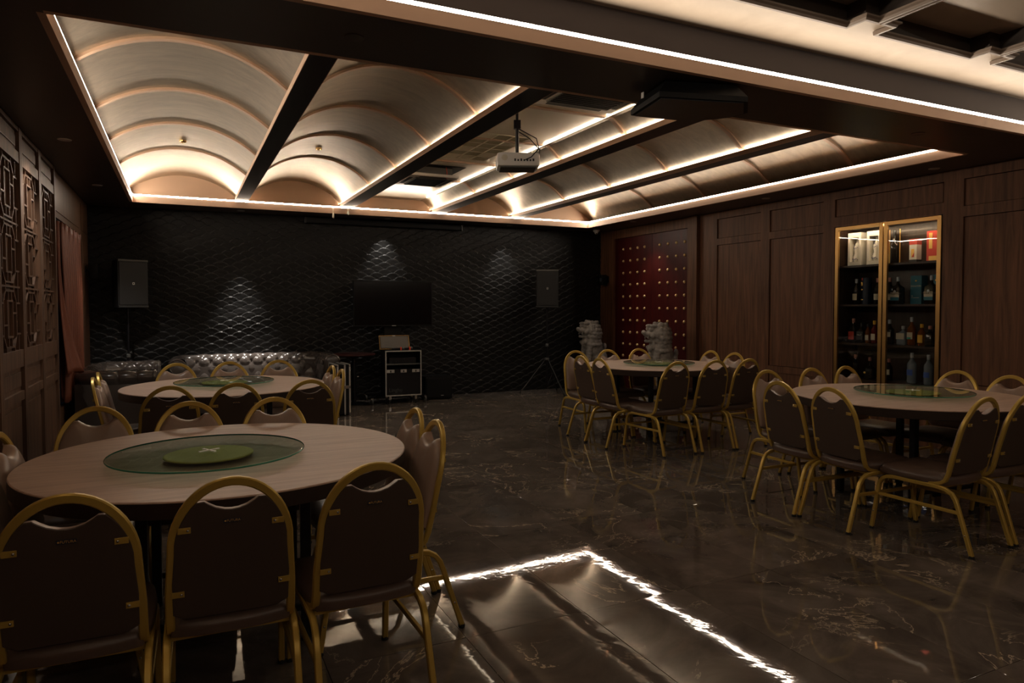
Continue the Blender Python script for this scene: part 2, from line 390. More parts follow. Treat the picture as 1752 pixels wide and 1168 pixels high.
# vaults
edges = [X0-0.085]+[q for b in beams for q in b]+[X1+0.085]
spans = [(X0-0.085, 0.66+0.045), (0.82-0.045, 2.03+0.045), (2.22-0.045, 3.385+0.045), (3.575-0.045, 4.70+0.045), (4.875-0.045, X1+0.085)]
crowns = [3.105, 3.145, 3.145, 3.13, 3.13]
ZS = BZ+0.036
def arc(xa, xb, zs, zc, n=28):
    c = (xb-xa)/2; h_ = zc-zs; R_ = (c*c+h_*h_)/(2*h_); cz = zc-R_; a0 = math.asin(c/R_)
    return [((xa+xb)/2+R_*math.sin(-a0+2*a0*i/n), cz+R_*math.cos(-a0+2*a0*i/n)) for i in range(n+1)]
RY = [4.90, 6.01, 7.10, 8.22, 9.40]
for vi, ((xa, xb), zc) in enumerate(zip(spans, crowns)):
    A = arc(xa, xb, ZS, zc)
    if vi == 2: A = [(x_, min(z_, 2.998)) for x_, z_ in A]
    B = [(x_+0.0, z_) for x_, z_ in A]
    poly = B+[(B[-1][0], B[-1][1]+0.0)]
    mb = MB(); n = len(A); vs = [(x_, 3.58, z_) for x_, z_ in A]+[(x_, 9.95, z_) for x_, z_ in A]
    vs += [(x_, 3.58, z_+0.012) for x_, z_ in A]+[(x_, 9.95, z_+0.012) for x_, z_ in A]
    fs = [(i, i+1, n+i+1, n+i) for i in range(n-1)]+[(2*n+i, 3*n+i, 3*n+i+1, 2*n+i+1) for i in range(n-1)]
    fs += [(0, n, 3*n, 2*n), (n-1, 3*n-1, 4*n-1, 2*n-1)]
    mb.add(vs, fs); v_ = part('vault', M['vault'], mb, smooth=True)
    if vi == 2:
        shade(v_.data, 9); fx = [x_ for x_, z_ in A if z_ > 2.9979]
        part('flat_panel', M['gloss_cream'], MB().box(fx[0]+0.004, fx[-1]-0.004, 3.58, 9.94, 2.9935, 2.9975))
    # end panel (lunette), slightly proud with its own rim
    L = [(x_, 9.945, z_) for x_, z_ in A]+[(A[-1][0], 9.945, ZS-0.03), (A[0][0], 9.945, ZS-0.03)]
    nn = len(L); part('end_panel', M['lunette'], MB().add(L+[(q[0], 9.93, q[2]) for q in L], [tuple(range(nn)), tuple(range(nn, 2*nn))[::-1]]+[(i, (i+1) % nn, nn+(i+1) % nn, nn+i) for i in range(nn)]))
    for ry in RY[:4]:
        path = [(x_, ry, z_-0.006) for x_, z_ in A]
        part('rib', M['rib'], MB().sweep(path, [(-0.022, -0.012), (0.022, -0.012), (0.020, 0.008), (-0.020, 0.008)], up=(0, 0, 1)), smooth=True)

# ---------------------------------------------------------------- near recess with fretwork
part('fascia', M['fascia'], MB().box(XL+0.35, XR-0.3, YB-0.004, YB+0.03, H-0.001, LZ-0.01))
part('fascia', M['fascia'], MB().box(XL+0.35, XR-0.3, YN+0.47, YN+0.504, H-0.001, LZ-0.01))
part('fascia', M['fascia'], MB().box(XL+0.32, XL+0.354, YN+0.5, YB, H-0.001, LZ-0.01))
part('fascia', M['fascia'], MB().box(XR-0.304, XR-0.27, YN+0.5, YB, H-0.001, LZ-0.01))
part('cove_back', M['cove_shade'], MB().box(XL+0.2, XR-0.15, YB+0.05, YB+0.06, LZ-0.01, Z2+0.02))
part('cove_back', M['cove_shade'], MB().box(XL+0.29, XL+0.30, YN+0.4, YB+0.05, LZ-0.01, Z2+0.02))
part('cove_back', M['cove_shade'], MB().box(XR-0.24, XR-0.23, YN+0.4, YB+0.05, LZ-0.01, Z2+0.02))
def fret(xa, xb, ya, yb, nx=0.104, ny=0.12):
    return [(xa, ya+ny), (xa, yb-ny), (xa+nx, yb-ny), (xa+nx, yb), (xb-nx, yb), (xb-nx, yb-ny), (xb, yb-ny), (xb, ya+ny), (xb-nx, ya+ny), (xb-nx, ya), (xa+nx, ya), (xa+nx, ya+ny)]
frets = []
for k in range(-3, 3):
    xa = 3.542+1.125*k
    if xa+1.09 > XR-0.26: continue
    frets.append(fret(xa, xa+1.09, 0.90, 2.735)); frets.append(fret(xa, xa+1.09, -0.97, 0.865))
def holed(outer, holes, z, name, m):
    b = bmesh.new(); es = []
    for loop in [outer]+holes:
        vs = [b.verts.new((x_, y_, z)) for x_, y_ in loop]
        es += [b.edges.new((vs[i], vs[(i+1) % len(vs)])) for i in range(len(vs))]
    bmesh.ops.triangle_fill(b, edges=es, use_beauty=True, normal=(0, 0, -1))
    me = bpy.data.meshes.new(name); b.to_mesh(me); b.free(); me.materials.append(m); return put(name, me, ceil)
holed([(XL+0.2, YN+0.3), (XR-0.15, YN+0.3), (XR-0.15, YB+0.06), (XL+0.2, YB+0.06)], frets, Z2, 'recess_ceiling', M['ceil2'])
for fr in frets:
    n = len(fr)
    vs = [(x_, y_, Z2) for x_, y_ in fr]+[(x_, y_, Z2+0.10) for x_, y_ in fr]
    part('recess_side', M['soffit'], MB().add(vs, [(i, (i+1) % n, n+(i+1) % n, n+i) for i in range(n)]))  # dark soffit colour paints in the shade on the recess sides
    part('recess_panel', M['ceil2'], MB().add(vs, [tuple(range(n, 2*n))]))
    prof = [(-0.026, 0.0), (-0.026, -0.010), (-0.012, -0.016), (-0.006, -0.028), (0.010, -0.028), (0.012, -0.006), (0.006, -0.001), (0.002, -0.001)]
    # mitred moulding following the fret
    cx_ = sum(q[0] for q in fr)/n; cy_ = sum(q[1] for q in fr)/n
    vs = []
    k = len(prof)
    for i in range(n):
        p0, p1, p2 = Vector(fr[i-1]), Vector(fr[i]), Vector(fr[(i+1) % n])
        d1 = (p1-p0).normalized(); d2 = (p2-p1).normalized()
        n1 = Vector((-d1.y, d1.x)); n2 = Vector((-d2.y, d2.x)); mi = (n1+n2)
        mi = mi/mi.dot(n1)
        for u, z_ in prof: vs.append((p1.x-mi.x*(-u), p1.y-mi.y*(-u), Z2+z_))
    fs = [(i*k+q, i*k+(q+1) % k, ((i+1) % n)*k+(q+1) % k, ((i+1) % n)*k+q) for i in range(n) for q in range(k)]
    part('fret_moulding', M['mould'], MB().add(vs, fs))

# ---------------------------------------------------------------- LED strips (things of their own)
def strip(label, mb, m, group='warm white LED cove strips'):
    o = mb.build('led_strip', m, None, False); tag(o, label, 'light strip', group); return o
def facing(p0, p1, inward, up=0.45, w_=0.017):
    # diffuser facing `inward` and tilted upward, with an opaque channel behind it
    iv = Vector(inward); nrm = (iv+Vector((0, 0, up))).normalized(); across = nrm.cross((Vector(p1)-Vector(p0)).normalized()).normalized()
    if across.z < 0: across = -across
    P0, P1 = Vector(p0), Vector(p1)
    front = [P0, P1, P1+across*w_, P0+across*w_]
    A0 = (P0+front[3])/2-nrm*0.007; A1 = (P1+front[2])/2-nrm*0.007
    tr_ = [P0-across*0.0008, P1-across*0.0008, front[2]+across*0.0008, front[3]+across*0.0008, A0, A1]
    return MB().add(front, [(0, 1, 2, 3)]), MB().add(tr_, [(0, 1, 5, 4), (3, 4, 5, 2), (0, 4, 3), (1, 2, 5)])
for lab, p0, p1, iv, up_ in (('left edge of the vaulted ceiling recess', (X0+0.004, Y0, LZ), (X0+0.004, Y1, LZ), (1, 0, 0), 0.15),
                        ('far edge of the vaulted ceiling recess', (X0, Y1-0.004, LZ), (X1, Y1-0.004, LZ), (0, -1, 0), -0.4),
                        ('right edge of the vaulted ceiling recess, by the cabinet', (X1-0.004, Y0, LZ), (X1-0.004, Y1, LZ), (-1, 0, 0), -0.5)):
    fr_, bk_ = facing(p0, p1, iv, up_)
    strip('warm white LED strip along the ' + lab, fr_, M['led_a'])
    part('strip_channel', M['fascia'], bk_)
fr_, bk_ = facing((3.212, 3.60, 2.9785), (3.212, 9.55, 2.9785), (-1, 0, 0), 0.5, 0.013)  # added strip, there to brighten the flat panel of the middle vault
strip('added fill-light strip along the right crease of the flat middle ceiling panel', fr_, M['led_added'])
part('strip_channel', M['fascia'], bk_)
bl = ['second dark beam from the left', 'third dark beam from the left', 'fourth dark beam from the left']
for (xa, xb), n_ in zip(beams[1:], bl):
    strip('warm LED strip glowing on top of the ' + n_ + ', left side', MB().box(xa+0.006, xa+0.018, 3.60, 9.94, BZ+0.027, BZ+0.034), M['led_beam'])
for (xa, xb), n_ in zip(beams[:2], ['first dark beam from the left', 'second dark beam from the left']):
    strip('warm LED strip hidden on top of the ' + n_ + ', right side', MB().box(xb-0.018, xb-0.006, 3.60, 9.94, BZ+0.027, BZ+0.034), M['led_beam'])
# near recess: diffuser faces the room
fr_, bk_ = facing((XL+0.36, YB-0.006, LZ-0.012), (XR-0.31, YB-0.006, LZ-0.012), (0, -1, 0), 0.12, 0.020)
tag(fr_.build('led_strip', M['led_b'], None, False), 'brightest LED strip running across the front edge of the near ceiling recess', 'light strip', 'warm white LED cove strips')
part('strip_channel', M['cove_shade'], bk_)
for lab, p0, p1, iv in (('left edge of the near ceiling recess', (XL+0.356, YN+0.51, LZ-0.008), (XL+0.356, YB-0.01, LZ-0.008), (1, 0, 0)),
                        ('right edge of the near ceiling recess', (XR-0.306, YN+0.51, LZ-0.008), (XR-0.306, YB-0.01, LZ-0.008), (-1, 0, 0)),
                        ('rear edge of the near ceiling recess, behind the camera', (XL+0.37, YN+0.506, LZ-0.008), (XR-0.32, YN+0.506, LZ-0.008), (0, 1, 0))):
    fr_, bk_ = facing(p0, p1, iv, 0.5, 0.016)
    strip('warm white LED strip along the ' + lab, fr_, M['led_b']); part('strip_channel', M['cove_shade'], bk_)


# ---------------------------------------------------------------- downlights
def downlight(x_, y_, label, lit=False):
    t_ = thing('downlight', label, 'downlight', (x_, y_, H), 0, 'recessed ceiling downlights')
    MB().lathe([(0.030, -0.002), (0.046, -0.005), (0.050, 0.0), (0.046, 0.004), (0.03, 0.004)], n=28).build('trim_ring', M['soffit' if not lit else 'alu'], t_)
    MB().lathe([(0.0, -0.001), (0.02, -0.0015), (0.031, -0.002), (0.031, 0.002)], n=24).build('lens', M['dim_glow' if lit else 'lens'], t_)
DL = [(-0.805, 6.424, 'small lit downlight in the left soffit above the lattice screens, the nearer of two', True),
      (-0.796, 8.66, 'small lit downlight in the left soffit above the curtain', True),
      (-0.86, 3.9, 'dark downlight in the left soffit at the left edge of the photo', False),
      (0.778, 3.40, 'unlit downlight in the dark bulkhead above the near left table', False),
      (5.065, 3.43, 'unlit downlight in the dark bulkhead right of the black ceiling speaker', False),
      (6.488, 4.226, 'downlight in the right soffit above the glass cabinet', True),
      (6.412, 6.249, 'downlight in the right soffit above the walnut panels', True),
      (6.306, 8.823, 'lit downlight in the right soffit above the red studded doors', True),
      (2.786, 10.075, 'lit downlight in the far soffit above the television', True),
      (0.752, 10.10, 'lit downlight in the far soffit above the long sofa', True),
      (4.80, 10.10, 'lit downlight in the far soffit above the right speaker stand', True)]
for a in DL: downlight(*a)

# ---------------------------------------------------------------- far wall: embossed scales
def far_wall():
    st = 0.0085; nx = int((XR-XL)/st); nz = int(H/st)
    X, Z = np.meshgrid(np.linspace(XL, XR, nx+1), np.linspace(0, H, nz+1))
    rng = np.random.default_rng(3)
    U = X+0.012*np.sin(Z*3.1)+0.008*np.sin(X*2.3+Z*5); V = Z+0.008*np.sin(X*2.7)
    Rr = 0.122; sq = 0.86; dv = 0.054
    hh = np.zeros_like(X); done = np.zeros(X.shape, bool)
    for j in range(-3, int(H/dv)+3):
        cz = j*dv; off = Rr if j % 2 else 0.0
        cxn = np.round((U-off)/(2*Rr)); cxx = cxn*2*Rr+off
        d = np.sqrt((U-cxx)**2+((V-cz)/sq)**2)/Rr
        ins = (d < 1) & ~done & (V > cz-0.001)
        jit = 0.55+0.9*np.abs(np.sin(cxn*12.9898+j*78.233))
        ring = 0.0022*np.maximum(0, np.cos(d*pi*2*3.0))
        rim = np.exp(-((d-0.91)/0.045)**2)
        hv = (0.004+0.011*jit*(V-cz)/(Rr*sq))*np.clip((1-d)/0.07, 0, 1)+0.0026*jit*rim+ring*0.55*(d < 0.86)
        hh[ins] = hv[ins]; done |= ins
    hh += 0.0012*np.sin(X*31+np.sin(Z*17)*2)*np.sin(Z*47+X*5)
    co = np.stack([X, YF-hh, Z], -1).reshape(-1, 3)
    i = np.arange(nz)[:, None]*(nx+1)+np.arange(nx)[None, :]
    q = np.stack([i, i+1, i+nx+2, i+nx+1], -1).reshape(-1, 4)
    me = bpy.data.meshes.new('wall_far'); me.vertices.add(len(co)); me.vertices.foreach_set('co', co.ravel())
    me.loops.add(q.size); me.loops.foreach_set('vertex_index', q.ravel()); me.polygons.add(len(q))
    me.polygons.foreach_set('loop_start', np.arange(0, q.size, 4)); me.polygons.foreach_set('loop_total', np.full(len(q), 4))
    me.polygons.foreach_set('use_smooth', np.ones(len(q), bool))
    me.update(); me.validate(); me.materials.append(M['scale'])
    o = put('wall_far', me); o['kind'] = 'structure'; return o
far_wall()
wn = MB().box(XL-0.2, XR+0.6, YN-0.1, YN, 0, 3.34).build('wall_near', M['wood_wall'], smooth=False); wn['kind'] = 'structure'

# ---------------------------------------------------------------- right wall
wr = struct('wall_right')
WB = XR+0.03   # plane of the recessed panels
CY0, CY1 = 4.292, 5.515; CZ1 = 2.305
fb = MB()
def fr_box(y0, y1, z0, z1, x0=XR, x1=XR+0.045): fb.box(x0, x1, y0, y1, z0, z1)
# stiles
panels = [  # y0,y1,z0,z1 openings
    (6.64, 7.44, 2.35, 2.62), (6.64, 7.44, 0.66, 2.26), (6.64, 7.44, 0.12, 0.58),
    (5.68, 6.49, 2.35, 2.62), (5.68, 6.49, 0.66, 2.26), (5.68, 6.49, 0.12, 0.58),
    (4.292, 5.52, 2.42, 2.62),
    (2.90, 4.09, 2.36, 2.62), (2.90, 4.09, 0.66, 2.26), (2.90, 4.09, 0.12, 0.58),
    (1.50, 2.70, 2.36, 2.62), (1.50, 2.70, 0.66, 2.26), (1.50, 2.70, 0.12, 0.58)]
fr_box(YN, 1.50, 0, H); fr_box(2.70, 2.90, 0, H); fr_box(4.09, 4.28, 0, H); fr_box(5.525, 5.68, 0, H); fr_box(6.49, 6.64, 0, H); fr_box(7.44, 7.70, 0, H)
for (a, b, zt) in ((6.64, 7.44, 2.35), (5.68, 6.49, 2.35), (2.90, 4.09, 2.36), (1.50, 2.70, 2.36)):
    fr_box(a, b, 2.62, H); fr_box(a, b, 2.26, zt); fr_box(a, b, 0.58, 0.66); fr_box(a, b, 0, 0.12)
fr_box(4.28, 5.525, 2.62, H); fr_box(4.28, 5.525, CZ1+0.004, 2.42); fr_box(4.28, 5.525, 0, 0.42)
# dark reveal, pilaster and door surround
fr_box(7.70, 7.82, 0, H, XR+0.03, XR+0.045); fr_box(7.82, 8.02, 0, H, XR-0.035, XR+0.045); fr_box(8.02, 9.965, 2.565, H, XR-0.0, XR+0.045)
fr_box(9.965, YF, 0, H, XR-0.02, XR+0.045)
fb.build('panel_frame', M['wood_wall'], wr, False)
MB().box(XR+0.045, XR+0.06, YN, 4.27, 0, H).box(XR+0.045, XR+0.06, 5.53, YF+0.1, 0, H).box(XR+0.045, XR+0.06, 4.27, 5.53, CZ1+0.05, H).box(XR+0.045, XR+0.06, 4.27, 5.53, 0, 0.40).build('backing', M['blackm'], wr, False)
for (a, b, c, d) in panels:
    MB().rbox(XR+0.016, XR+0.045, a+0.004, b-0.004, c+0.004, d-0.004, 0.004).build('panel', M['wood_wall'], wr, False)
# red studded doors
dr = struct('door_1')
cols = [9.71, 9.51, 9.31, 9.12, 8.73, 8.53, 8.33, 8.14]
stud = MB().sphere((0, 0, 0), 0.023, 14, 8, (0.85, 1, 1)).mesh('stud', M['studm'])
for a, b, cc in ((8.93, 9.955, cols[:4]), (8.025, 8.925, cols[4:])):
    lf = MB().rbox(XR+0.02, XR+0.044, a, b, 0.01, 2.56, 0.003).build('door_leaf', M['wood_red'], dr, False)
    for cy in cols[:4] if a > 8.5 else cols[4:]:
        for r_ in range(12):
            put('stud', stud, lf, (XR+0.016, cy, 2.372-0.1985*r_))

# ---------------------------------------------------------------- display cabinet
cab = thing('display_cabinet', 'built-in glass-fronted cabinet with brass frames and lit bottles in the right wall', 'cabinet', (XR, (CY0+CY1)/2, 0.42))
CXB = XR+0.40
def cp(name, m, mb, smooth=False, parent=cab):
    o = mb.build(name, m, parent, smooth)
    if parent is cab: o.matrix_parent_inverse = cab.matrix_basis.inverted()
    return o
bpy.context.view_layer.update()
M['cabin'] = wood('cabinet_inside', (0.022, 0.012, 0.008), (0.05, 0.028, 0.018), 0.3)
cp('body', M['cabin'], MB().box(CXB, CXB+0.02, CY0, CY1, 0.42, CZ1).box(XR+0.01, CXB, CY0-0.012, CY0, 0.42, CZ1).box(XR+0.01, CXB, CY1, CY1+0.012, 0.42, CZ1).box(XR+0.03, CXB, CY0, CY1, CZ1-0.014, CZ1).box(XR+0.03, CXB, CY0, CY1, 0.42, 0.60))
for z in (1.865, 1.43, 1.0):
    cp('shelf', M['cabin'], MB().box(XR+0.05, CXB, CY0+0.002, CY1-0.002, z-0.022, z))
cp('light_bar', M['led_cab'], MB().box(XR+0.040, XR+0.050, CY0+0.03, CY1-0.03, CZ1-0.030, CZ1-0.022))
YM = 4.915
for a, b, nm in ((CY0+0.004, YM-0.006, 'n'), (YM+0.006, CY1-0.004, 'f')):
    d = MB(); fw_ = 0.042
    for q in ((a, a+fw_, 0.43, CZ1-0.004), (b-fw_, b, 0.43, CZ1-0.004)): d.rbox(XR-0.006, XR+0.022, q[0], q[1], q[2], q[3], 0.003)
    for z0, z1 in ((0.43, 0.43+fw_), (CZ1-0.004-fw_, CZ1-0.004)): d.rbox(XR-0.006, XR+0.022, a+fw_, b-fw_, z0, z1, 0.003)
    df = cp('door', M['brass'], d)
    MB().box(XR+0.004, XR+0.009, a+fw_, b-fw_, 0.43+fw_, CZ1-0.004-fw_).build('glass_pane', M['glass'], df, False)

# ------------- bottles and boxes
def bottle(name, label, y, z, h, r, gm, cap, lab=None, kind='round', lz=(0.25, 0.5), x_=None, shoulder=0.62, txt=None, tm_=None, neck=0.30):
    x_ = x_ if x_ is not None else XR+0.20
    t_ = thing(name, label, 'bottle', (x_, y, z), 0, 'bottles in the glass cabinet')
    rn = min(0.014, r*0.42)
    pr = [(r*0.86, 0), (r, 0.008), (r, h*shoulder*0.92), (r*0.93, h*(shoulder)), (rn*1.5, h*(shoulder+0.10)), (rn, h*(shoulder+0.16)), (rn, h*0.90)]
    if kind == 'square':
        mb = MB(); ring = []
        for rr, zz in pr:
            ring.append([(rr*(1 if abs(math.cos(a)) > 0.999 else 1)*math.copysign(abs(math.cos(a))**0.35, math.cos(a)), rr*math.copysign(abs(math.sin(a))**0.35, math.sin(a)), zz) if zz < h*(shoulder+0.05) else (rr*math.cos(a), rr*math.sin(a), zz) for a in [2*pi*i/24+pi/24 for i in range(24)]])
        vs = [q for rg in ring for q in rg]; fs = [(i*24+j, i*24+(j+1) % 24, (i+1)*24+(j+1) % 24, (i+1)*24+j) for i in range(len(ring)-1) for j in range(24)]
        fs += [tuple(range(24))[::-1], tuple((len(ring)-1)*24+j for j in range(24))]; mb.add(vs, fs)
        mb.build('glass_body', gm, t_)
    else: MB().lathe(pr, n=20).build('glass_body', gm, t_)
    MB().lathe([(rn*1.15, h*(1-neck*0.55)), (rn*1.2, h*0.99), (rn*0.9, h), (0, h)], n=14).build('cap', cap, t_)
    if lab is not None:
        z0, z1 = lz[0]*h, lz[1]*h; n = 12; vs = []
        for i in range(n+1):
            a = pi+(-0.75+1.5*i/n)*1.0; rr = r*1.03
            px, py = rr*math.cos(a), rr*math.sin(a)
            if kind == 'square': px, py = -r*1.03, r*0.9*(-1+2*i/n)
            vs += [(px, py, z0), (px, py, z1)]
        o = MB().add(vs, [(2*i, 2*i+2, 2*i+3, 2*i+1) for i in range(n)]).build('paper_label', lab, t_)
        if txt:
            text(txt, r*0.55 if len(txt) > 5 else r*0.7, tm_ or M['labelk'], o, T(-r*1.05-0.001, 0, (z0+z1)/2+0.01) @ RZ(-pi/2) @ RX(pi/2))
    return t_
def card(name, label, y0, y1, z, h, depth, m, x_=None, group='boxes in the glass cabinet'):
    x_ = x_ if x_ is not None else XR+0.16
    t_ = thing(name, label, 'box', (x_, (y0+y1)/2, z), 0, group)
    MB().rbox(0, depth, -(y1-y0)/2, (y1-y0)/2, 0, h, 0.002).build('carton', m, t_, False)
    return t_
FT = lambda x_, y_, z_: T(x_, y_, z_) @ RZ(-pi/2) @ RX(pi/2)
s1, s2, s3, s4 = 1.865, 1.43, 1.0, 0.60
# top shelf: two white window boxes with blue and white bottles
for y_, lab in ((5.36, 'white window box with a blue and white bottle, top shelf far left'), (5.12, 'white window box with a blue and white bottle, top shelf beside the middle frame')):
    t_ = thing('boxed_bottle', lab, 'box', (XR+0.12, y_, s1), 0, 'boxes in the glass cabinet')
    w_, h_ = 0.165, 0.37
    MB().box(0.0, 0.14, -w_/2, -w_/2+0.028, 0, h_).box(0, 0.14, w_/2-0.028, w_/2, 0, h_).box(0, 0.14, -w_/2+0.028, w_/2-0.028, 0, 0.045).box(0, 0.14, -w_/2+0.028, w_/2-0.028, h_-0.055, h_).build('carton', M['whitecard'], t_, False)
    MB().box(0.11, 0.138, -w_/2+0.02, w_/2-0.02, 0.04, h_-0.05).build('inner_lining', M['navycard'], t_, False)
    b_ = MB().lathe([(0.030, 0.0), (0.043, 0.02), (0.044, 0.06), (0.028, 0.095), (0.036, 0.14), (0.038, 0.165), (0.018, 0.21), (0.012, 0.23), (0.016, 0.245), (0.012, 0.26)], (0.055, 0, 0.045), 20).build('bottle', M['porcelain'], t_)
    pm = MB()
    for zc, rr, n in ((0.075, 0.045, 7), (0.105, 0.037, 5), (0.20, 0.036, 6), (0.225, 0.030, 4)):
        for i in range(n):
            a = pi-1.0+2.0*i/(n-1); pm.sphere((0.055+rr*math.cos(a), rr*math.sin(a), zc+0.008*math.sin(i*2.1)), 0.005, 6, 4, (1, 1.5, 0.8))
    pm.build('painted_pattern', M['blueink'], b_)
# tall dark glass pair on the top shelf, red cartons
bt = bottle('tall_bottle', 'tall slim dark bottle in a gilt-edged case, top shelf behind the right door', 4.93, s1, 0.36, 0.040, M['dkbottle'], M['dkbottle'])
MB().box(0.0, 0.008, -0.062, -0.056, 0, 0.37).box(0, 0.008, 0.056, 0.062, 0, 0.37).box(0, 0.008, -0.056, 0.056, 0, 0.008).build('gilt_edge', M['goldcard'], bt, False)
c_ = card('spirit_carton', 'white carton with red top and black base, top shelf of the right door', 4.655, 4.735, s1, 0.245, 0.08, M['whitecard'])
MB().box(-0.001, 0.081, -0.041, 0.041, 0.185, 0.246).build('red_band', M['redcard'], c_, False); MB().box(-0.001, 0.081, -0.041, 0.041, 0.0, 0.03).build('black_band', M['labelk'], c_, False)
MB().add([(-0.002, -0.015, 0.055), (-0.002, 0.018, 0.055), (-0.002, 0.018, 0.14), (-0.002, -0.015, 0.14)], [(0, 1, 2, 3)]).build('gold_print', M['goldcard'], c_, False)
MB().add([(-0.003, -0.015, 0.055), (-0.003, 0.012, 0.055), (-0.003, -0.015, 0.105)], [(0, 1, 2)]).build('red_print', M['redcard'], c_, False)
c_ = card('gift_carton', 'tall red and gold gift carton, top shelf at the right end', 4.43, 4.55, s1, 0.31, 0.09, M['redcard'])
MB().box(-0.001, 0.0, 0.0, 0.035, 0.13, 0.29).box(-0.001, 0, -0.06, 0.035, 0.01, 0.055).build('gold_panel', M['goldcard'], c_, False)
# second shelf
LB = [('whisky_bottle', 'dark bottle with cream label beside the navy tube, second shelf left door', 5.385, 0.29, 0.040, 'dkbottle', 'capsilver', 'labelc', 'round', (0.17, 0.42)),
      ('whisky_bottle', 'dark bottle with cream label partly hidden by the middle brass frame, second shelf', 5.12, 0.29, 0.038, 'dkbottle', 'cappink', 'labelc', 'round', (0.17, 0.40)),
      ('whisky_bottle', 'dark bottle with grey label and pink capsule, second shelf just right of the middle frame', 4.975, 0.29, 0.042, 'dkbottle', 'cappink', 'labelc', 'round', (0.16, 0.40))]
for nm, lab, y_, h_, r_, g_, cpn, lb, kd, lz_ in LB:
    bottle(nm, lab, y_, s2, h_, r_, M[g_], M[cpn], M[lb], kd, lz_)
c_ = thing('spirit_tube', 'navy cylindrical carton with gold print, second shelf left door', 'box', (XR+0.24, 5.285, s2), 0, 'boxes in the glass cabinet')
MB().lathe([(0.052, 0), (0.052, 0.30), (0.0, 0.30)], n=28).build('carton', M['navycard'], c_)
MB().box(-0.054, -0.053, 0.005, 0.03, 0.05, 0.06).box(-0.054, -0.053, 0.01, 0.028, 0.16, 0.175).box(-0.054, -0.053, 0.012, 0.03, 0.21, 0.25).build('gold_print', M['goldcard'], c_, False)
MB().box(-0.054, -0.053, 0.012, 0.026, 0.27, 0.298).build('red_print', M['redcard'], c_, False)
for y_, lab in ((4.84, 'broad bottle with white and teal label left of the full teal carton, second shelf'), (4.475, 'broad bottle with white and teal label at the right end of the second shelf')):
    b_ = bottle('whisky_bottle', lab, y_, s2, 0.29, 0.052, M['dkbottle'], M['capsilver'], M['labelc'], 'square', (0.26, 0.44), x_=XR+0.14, txt='SINGLETON')
    MB().box(-0.0545, -0.0535, -0.047, 0.047, 0.04, 0.075).build('teal_label', M['teal'], b_, False)
    MB().sphere((-0.054, 0, 0.135), 0.014, 12, 8, (0.2, 1, 1)).build('medallion', M['capsilver'], b_)
for a, b, lab in ((4.635, 4.755, 'teal whisky carton standing clear in the second shelf of the right door'), (4.42, 4.545, 'teal whisky carton behind a bottle at the right end of the second shelf')):
    c_ = card('whisky_carton', lab, a, b, s2, 0.30, 0.10, M['teal'], x_=XR+0.22)
    text('SINGLETON', 0.021, M['whitecard'], c_, FT(-0.002, 0, 0.19)); text('15', 0.022, M['whitecard'], c_, FT(-0.002, 0.04, 0.085))
    MB().box(-0.002, 0, -0.035, 0.05, 0.066, 0.07).build('white_rule', M['whitecard'], c_, False); MB().sphere((-0.001, 0.0, 0.245), 0.011, 8, 6, (0.2, 1, 0.8)).build('copper_emblem', M['goldcard'], c_)
# third shelf
LC = [('red-labelled whisky', 'spirit_bottle', 'square dark bottle with red label and pale capsule, third shelf far left', 5.40, 0.27, 0.040, 'dkbottle', 'cappink', 'redcard', 'square', (0.12, 0.46)),
      ('', 'spirit_bottle', 'square bottle with black and white label, third shelf second from the left', 5.295, 0.225, 0.040, 'dkbottle', 'labelk', 'labelk', 'square', (0.15, 0.55)),
      ('', 'spirit_bottle', 'small amber bottle with tan label, third shelf third from the left', 5.215, 0.215, 0.030, 'amber', 'labelk', 'labelc', 'round', (0.15, 0.42)),
      ('', 'spirit_bottle', 'cream-labelled bottle with yellow neck band, third shelf beside the middle frame', 5.135, 0.25, 0.036, 'winered', 'labely', 'labelc', 'round', (0.15, 0.42)),
      ('', 'spirit_bottle', 'dark bottle with ornate gold label, third shelf just right of the middle frame', 4.955, 0.265, 0.046, 'dkbottle', 'capsilver', 'labelc', 'round', (0.30, 0.50)),
      ('', 'spirit_bottle', 'clear square decanter bottle with white label, third shelf', 4.80, 0.20, 0.050, 'clearb', 'capsilver', 'labelc', 'square', (0.30, 0.62)),
      ('', 'spirit_bottle', 'tall amber bottle with white and green label, third shelf', 4.705, 0.295, 0.044, 'amber', 'capsilver', 'labelc', 'round', (0.22, 0.46)),
      ('', 'spirit_bottle', 'amber bottle with round yellow label, third shelf right side', 4.595, 0.225, 0.040, 'amber', 'labely', 'labely', 'round', (0.14, 0.50)),
      ('', 'spirit_bottle', 'tall dark bottle, rear of the two at the right end of the third shelf', 4.50, 0.30, 0.040, 'dkbottle', 'capsilver', None, 'round', (0, 0)),
      ('', 'spirit_bottle', 'squat black bottle with pale stopper, front at the right end of the third shelf', 4.475, 0.21, 0.050, 'dkbottle', 'cappink', None, 'round', (0, 0))]
for i, (_, nm, lab, y_, h_, r_, g_, cpn, lb, kd, lz_) in enumerate(LC):
    xx = XR+0.18
    if i == 8: xx = XR+0.28
    if i == 9: xx = XR+0.13
    b_ = bottle(nm, lab, y_, s3, h_, r_, M[g_], M[cpn], M[lb] if lb else None, kd, lz_, x_=xx, txt={1: "No.7", 7: 'JIM'}.get(i) if i == 1 else None, tm_=M['whitecard'])
    if i == 6: MB().box(-0.0475, -0.0465, -0.020, 0.020, 0.065, 0.085).build('green_band', M['labelg'], b_, False)
